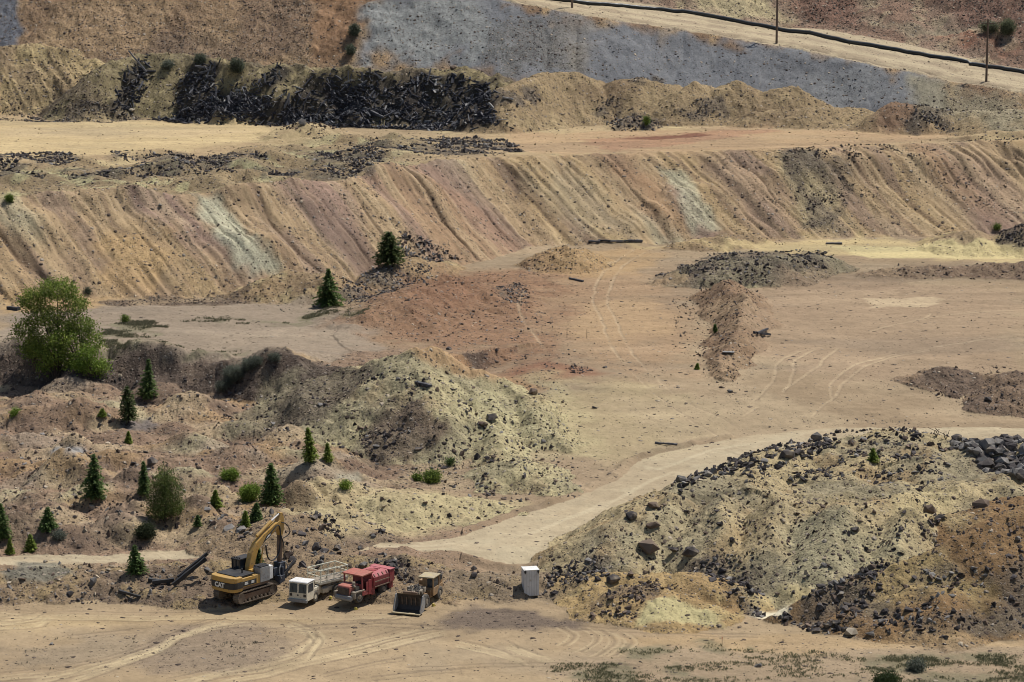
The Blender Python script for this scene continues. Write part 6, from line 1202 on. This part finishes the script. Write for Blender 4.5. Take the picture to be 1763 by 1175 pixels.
for (x, y) in ((1.3, .92), (1.3, -.92), (-1.9, .95), (-1.9, -.95)):
    w_ = MB().wheel((x, y, .66), .66, .46).build('wheel', RUB, Lr); MB().cyl((x, y + (-.1 if y > 0 else .1), .66), (x, y + (.22 if y > 0 else -.22), .66), .34, .26).build('rim', LTM, w_)
# wheel chocks
for px, py, lab in ((570, 1031, 'yellow wedge chock behind the front wheel of the utility truck'), (613, 1050, 'yellow wedge chock at the front wheel of the red truck'), (747, 1044, 'yellow wedge chock at the rear wheel of the loader')):
    p = cast(px, py)[0]; o = MB().prism([(-.2, 0), (.2, 0), (.12, .24), (.02, .26)], -.12, .12).build('wheel_chock', CHY, None, .015); o.location = (p[0], p[1], p[2]-.01); o.rotation_euler = (0, 0, random.uniform(-2.4, -1.7)); tag(o, lab, 'wheel chock', 'yellow wheel chocks')
# white upright cabinet
p = cast(913, 1027)[0]; cbx = empty('cabinet', (p[0], p[1] + .7, p[2] - .02), R2(11)); tag(cbx, 'tall white metal cabinet standing at the left foot of the front right heap', 'cabinet')
CABW = paint('shaded_grimy_white', (.66, .65, .63, 1), (.54, .54, .53, 1), .55, .3, (.36, .30, .24, 1), scale=1.1); MB().bx(-.7, .7, -.68, .68, .06, 2.5).build('body', CABW, cbx, .02); MB().bx(-.74, .74, -.72, .72, 2.502, 2.56).build('roof', WHR, cbx, .015); MB().bx(-.66, .66, -.6, .6, 0, .06).build('base', GRY, cbx)  # body white greyed: shade of the front mixed into the paint, with grime
dl = MB()
for k in range(1, 6): dl.bx(-.7 + k*.233 - .007, -.7 + k*.233 + .007, -.694, -.682, .12, 2.45)
dl.build('panel_seam', GRY, cbx)
for x in (-.62, .62): MB().bx(x-.05, x+.05, -.78, -.683, 2.2, 2.44).bx(x-.09, x+.09, -.74, -.684, 2.3, 2.5).build('lifting_bracket', BLK, cbx)

# ------------------------------------------------------------------ poles, pipe, stakes, beams, logs
WOODP = rand_mat('pole_wood', (.13, .095, .072, 1), (.22, .165, .13, 1), .85)
for px, py, topy, lab in ((985, 14, -90, 'leftmost wooden utility pole, only its foot showing at the top edge'), (1337, 75, -40, 'middle wooden utility pole at the edge of the upper road'), (1698, 141, 34, 'right hand wooden utility pole with a cross arm')):
    p = cast(px, py)[0]; k = math.hypot(p[1], CAM_H - p[2])/FPX; H_ = (py - topy)*k; t = empty('utility_pole', tuple(p)); tag(t, lab, 'pole', 'utility poles along the upper road')
    MB().cyl((0, 0, -.5), (0, 0, H_), .22, .15, 12).build('pole', WOODP, t); ca = MB().box((0, -.2, H_*.93), (2.4, .12, .14)).build('cross_arm', WOODP, t); ins = MB()
    for x in (-1.1, -.4, .4, 1.1): ins.cyl((x, -.2, H_*.93 + .07), (x, -.2, H_*.93 + .27), .05, .035, 8)
    ins.build('insulator', GRY, ca)
PIPEM = paint('black_pipe', (.012, .015, .017, 1), (.022, .026, .028, 1), .45, .10, (.02, .02, .02, 1), scale=.4)
def pipeline(pts, lab):
    pp = [cast(a, b)[0] for a, b in pts]; pa = []
    for i, (a, b) in enumerate(zip(pp[:-1], pp[1:])):
        for t in np.linspace(0, 1, 14, endpoint=False):
            q = a + (b-a)*t; pa.append(q)
    pa.append(pp[-1]); pa = [np.array([q[0], q[1], ground(q[0], q[1]) + .3]) for j, q in enumerate(pa)]
    m = MB(); n = 14; v, f = [], []
    for j, q in enumerate(pa):
        d = Vector(pa[min(j+1, len(pa)-1)]) - Vector(pa[max(j-1, 0)]); d.z *= .5; qq = d.to_track_quat('Z', 'Y')
        for k in range(n): v.append(Vector(q) + qq @ Vector((.38*math.cos(6.2832*k/n), .38*math.sin(6.2832*k/n), 0)))
    for j in range(len(pa)-1): f += [(j*n+k, j*n+(k+1) % n, (j+1)*n+(k+1) % n, (j+1)*n+k) for k in range(n)]
    m.add(v, f + [tuple(range(n)), tuple(range((len(pa)-1)*n, len(pa)*n))]); o = m.build('pipeline', PIPEM); tag(o, lab, 'pipe')
    for q in o.data.polygons: q.use_smooth = True
pipeline([(905, -8), (960, 2), (1060, 12), (1130, 18), (1200, 26), (1337, 52), (1450, 72), (1560, 92), (1650, 106), (1718, 119), (1800, 134), (1900, 150)], 'long black pipe along the far edge of the upper road')
STK = paint('stake_wood', (.30, .22, .14, 1), None, .8, .2); OTP = paint('orange_tip', (.62, .12, .03, 1), None, .6, .1)
for px, py, lab in ((976, 582, 'thin wooden stake on the red ground, left of two'), (1010, 583, 'thin wooden stake on the red ground, right of two')):
    p = cast(px, py)[0]; o = MB().cyl((0, 0, -.2), (.03, 0, 1.25), .035, .03, 6).build('stake', RUS); o.location = tuple(p); tag(o, lab, 'stake', 'thin stakes on the red ground')
p = cast(1243, 1120)[0]; t = empty('marker_stake', tuple(p)); tag(t, 'thin marker stake with an orange tip on the front flat', 'stake'); MB().bx(-.025, .025, -.012, .012, -.2, 1.0).build('shaft', STK, t); MB().bx(-.03, .03, -.016, .016, 1.0, 1.22).build('tip', OTP, t)
def beam(px0, py0, px1, py1, w, th, mat, name, lab, cat, z0=.1, z1=.1, group=None):
    a, b = cast(px0, py0)[0], cast(px1, py1)[0]; a = Vector(a) + Vector((0, 0, z0)); b = Vector(b) + Vector((0, 0, z1)); L = (b-a).length
    m = MB(); k = 5
    prof = [(-w/2, -th/2), (w/2, -th/2), (w/2, th/2), (-w/2, th/2)]; v, f = [], []
    for j in range(k+1):
        s_ = .8 + .3*random.random(); v += [(-L/2 + L*j/k, y*s_, z*s_ + random.uniform(-.03, .03)) for y, z in prof]
    for j in range(k): f += [(4*j+i, 4*j+(i+1) % 4, 4*j+4+(i+1) % 4, 4*j+4+i) for i in range(4)]
    m.add(v, f + [(0, 1, 2, 3), tuple(4*k+i for i in range(4))]); o = m.build(name, mat, None, .02); o.location = (a+b)/2; o.rotation_mode = 'QUATERNION'; o.rotation_quaternion = (b-a).to_track_quat('X', 'Z'); tag(o, lab, cat, group); return o
SB = 'dark steel beams beside the excavator'
beam(298, 1012, 355, 1000, .3, .36, BLK, 'steel_beam', 'long black steel beam leaning up the bank beside the excavator', 'beam', .25, 2.15, SB); beam(306, 1004, 358, 992, .26, .3, BLK, 'steel_beam', 'second black beam lying above and parallel to the long leaning one', 'beam', .5, 2.2, SB)
beam(256, 1002, 292, 1008, .4, .4, BLK, 'steel_beam', 'black beam lying flat left of the leaning beams', 'beam', .2, .2, SB); beam(262, 1008, 300, 1004, .3, .35, BLK, 'steel_beam', 'short black beam across the foot of the leaning beams', 'beam', .3, .3, SB); beam(205, 1020, 242, 1030, .3, .3, BLK, 'timber', 'dark timber on the ground left of the black beams', 'timber', .1, .1)
beam(980, 481, 1004, 486, .3, .25, TIMB, 'log', 'dark log lying on the upper red flat near the road head', 'log', .15, .15); beam(1128, 764, 1166, 767, .25, .22, TIMB, 'log', 'thin grey log beside the middle road', 'log', .1, .1); beam(14, 533, 32, 535, .6, .5, TIMB, 'log', 'short dark beam on the sandy ground behind the leafy tree', 'log', .2, .2)
beam(1298, 575, 1326, 579, .28, .28, TIMB, 'log', 'dark driftwood log beside the long brown berm', 'log', .2, .2); beam(1304, 580, 1322, 572, .25, .3, TIMB, 'log', 'short log crossing the driftwood log by the berm', 'log', .45, .45); beam(1244, 608, 1264, 609, .7, .12, GRY, 'sheet_metal', 'grey sheet of metal lying on the near berm', 'metal sheet', .15, .15); beam(716, 660, 742, 667, .5, .3, TIMB, 'log', 'grey timber lying near the crest of the middle mound', 'log', .15, .15)
beam(1422, 421, 1450, 421, .4, .3, TIMB, 'log', 'dark log on the yellow strip below the big slope', 'log', .15, .15)
for i, (a, b, c_, d_) in enumerate(((1013, 418, 1033, 419), (1030, 417, 1052, 418), (1050, 418, 1073, 418), (1074, 418, 1088, 417), (1088, 417, 1106, 418))):
    beam(a, b, c_, d_, .35, .3, TIMB, 'timber', 'dark timber in the row at the foot of the big slope by the road head', 'timber', .25, .25, 'dark timbers at the road head')
beam(222, 118, 252, 130, .35, .3, TIMB, 'timber', 'long dark timber jutting up left out of the scrap wood dump', 'timber', 3.2, .6); beam(865, 172, 884, 175, .4, .3, GRY, 'timber', 'pale grey timber at the right end of the scrap wood dump', 'timber', .4, .4); beam(1095, 248, 1096, 249, .1, .1, TIMB, 'timber', 'small timber on the red bench floor', 'timber') if False else None
# dry twigs standing on the front heap
for px, py, lab in ((1612, 752, 'dry bent twig standing on the top of the front heap'), (1628, 757, 'dry forked twigs on the right of the front heap top')):
    p = cast(px, py)[0]; m = MB()
    for k in range(4): m.tube([(0, 0, -.1), (random.uniform(-.3, .3), 0, .5), (random.uniform(-.9, .6), random.uniform(-.2, .2), random.uniform(.7, 1.1))], .03, 5, 1)
    o = m.build('dead_twig', BARK); o.location = tuple(p); tag(o, lab, 'twig')
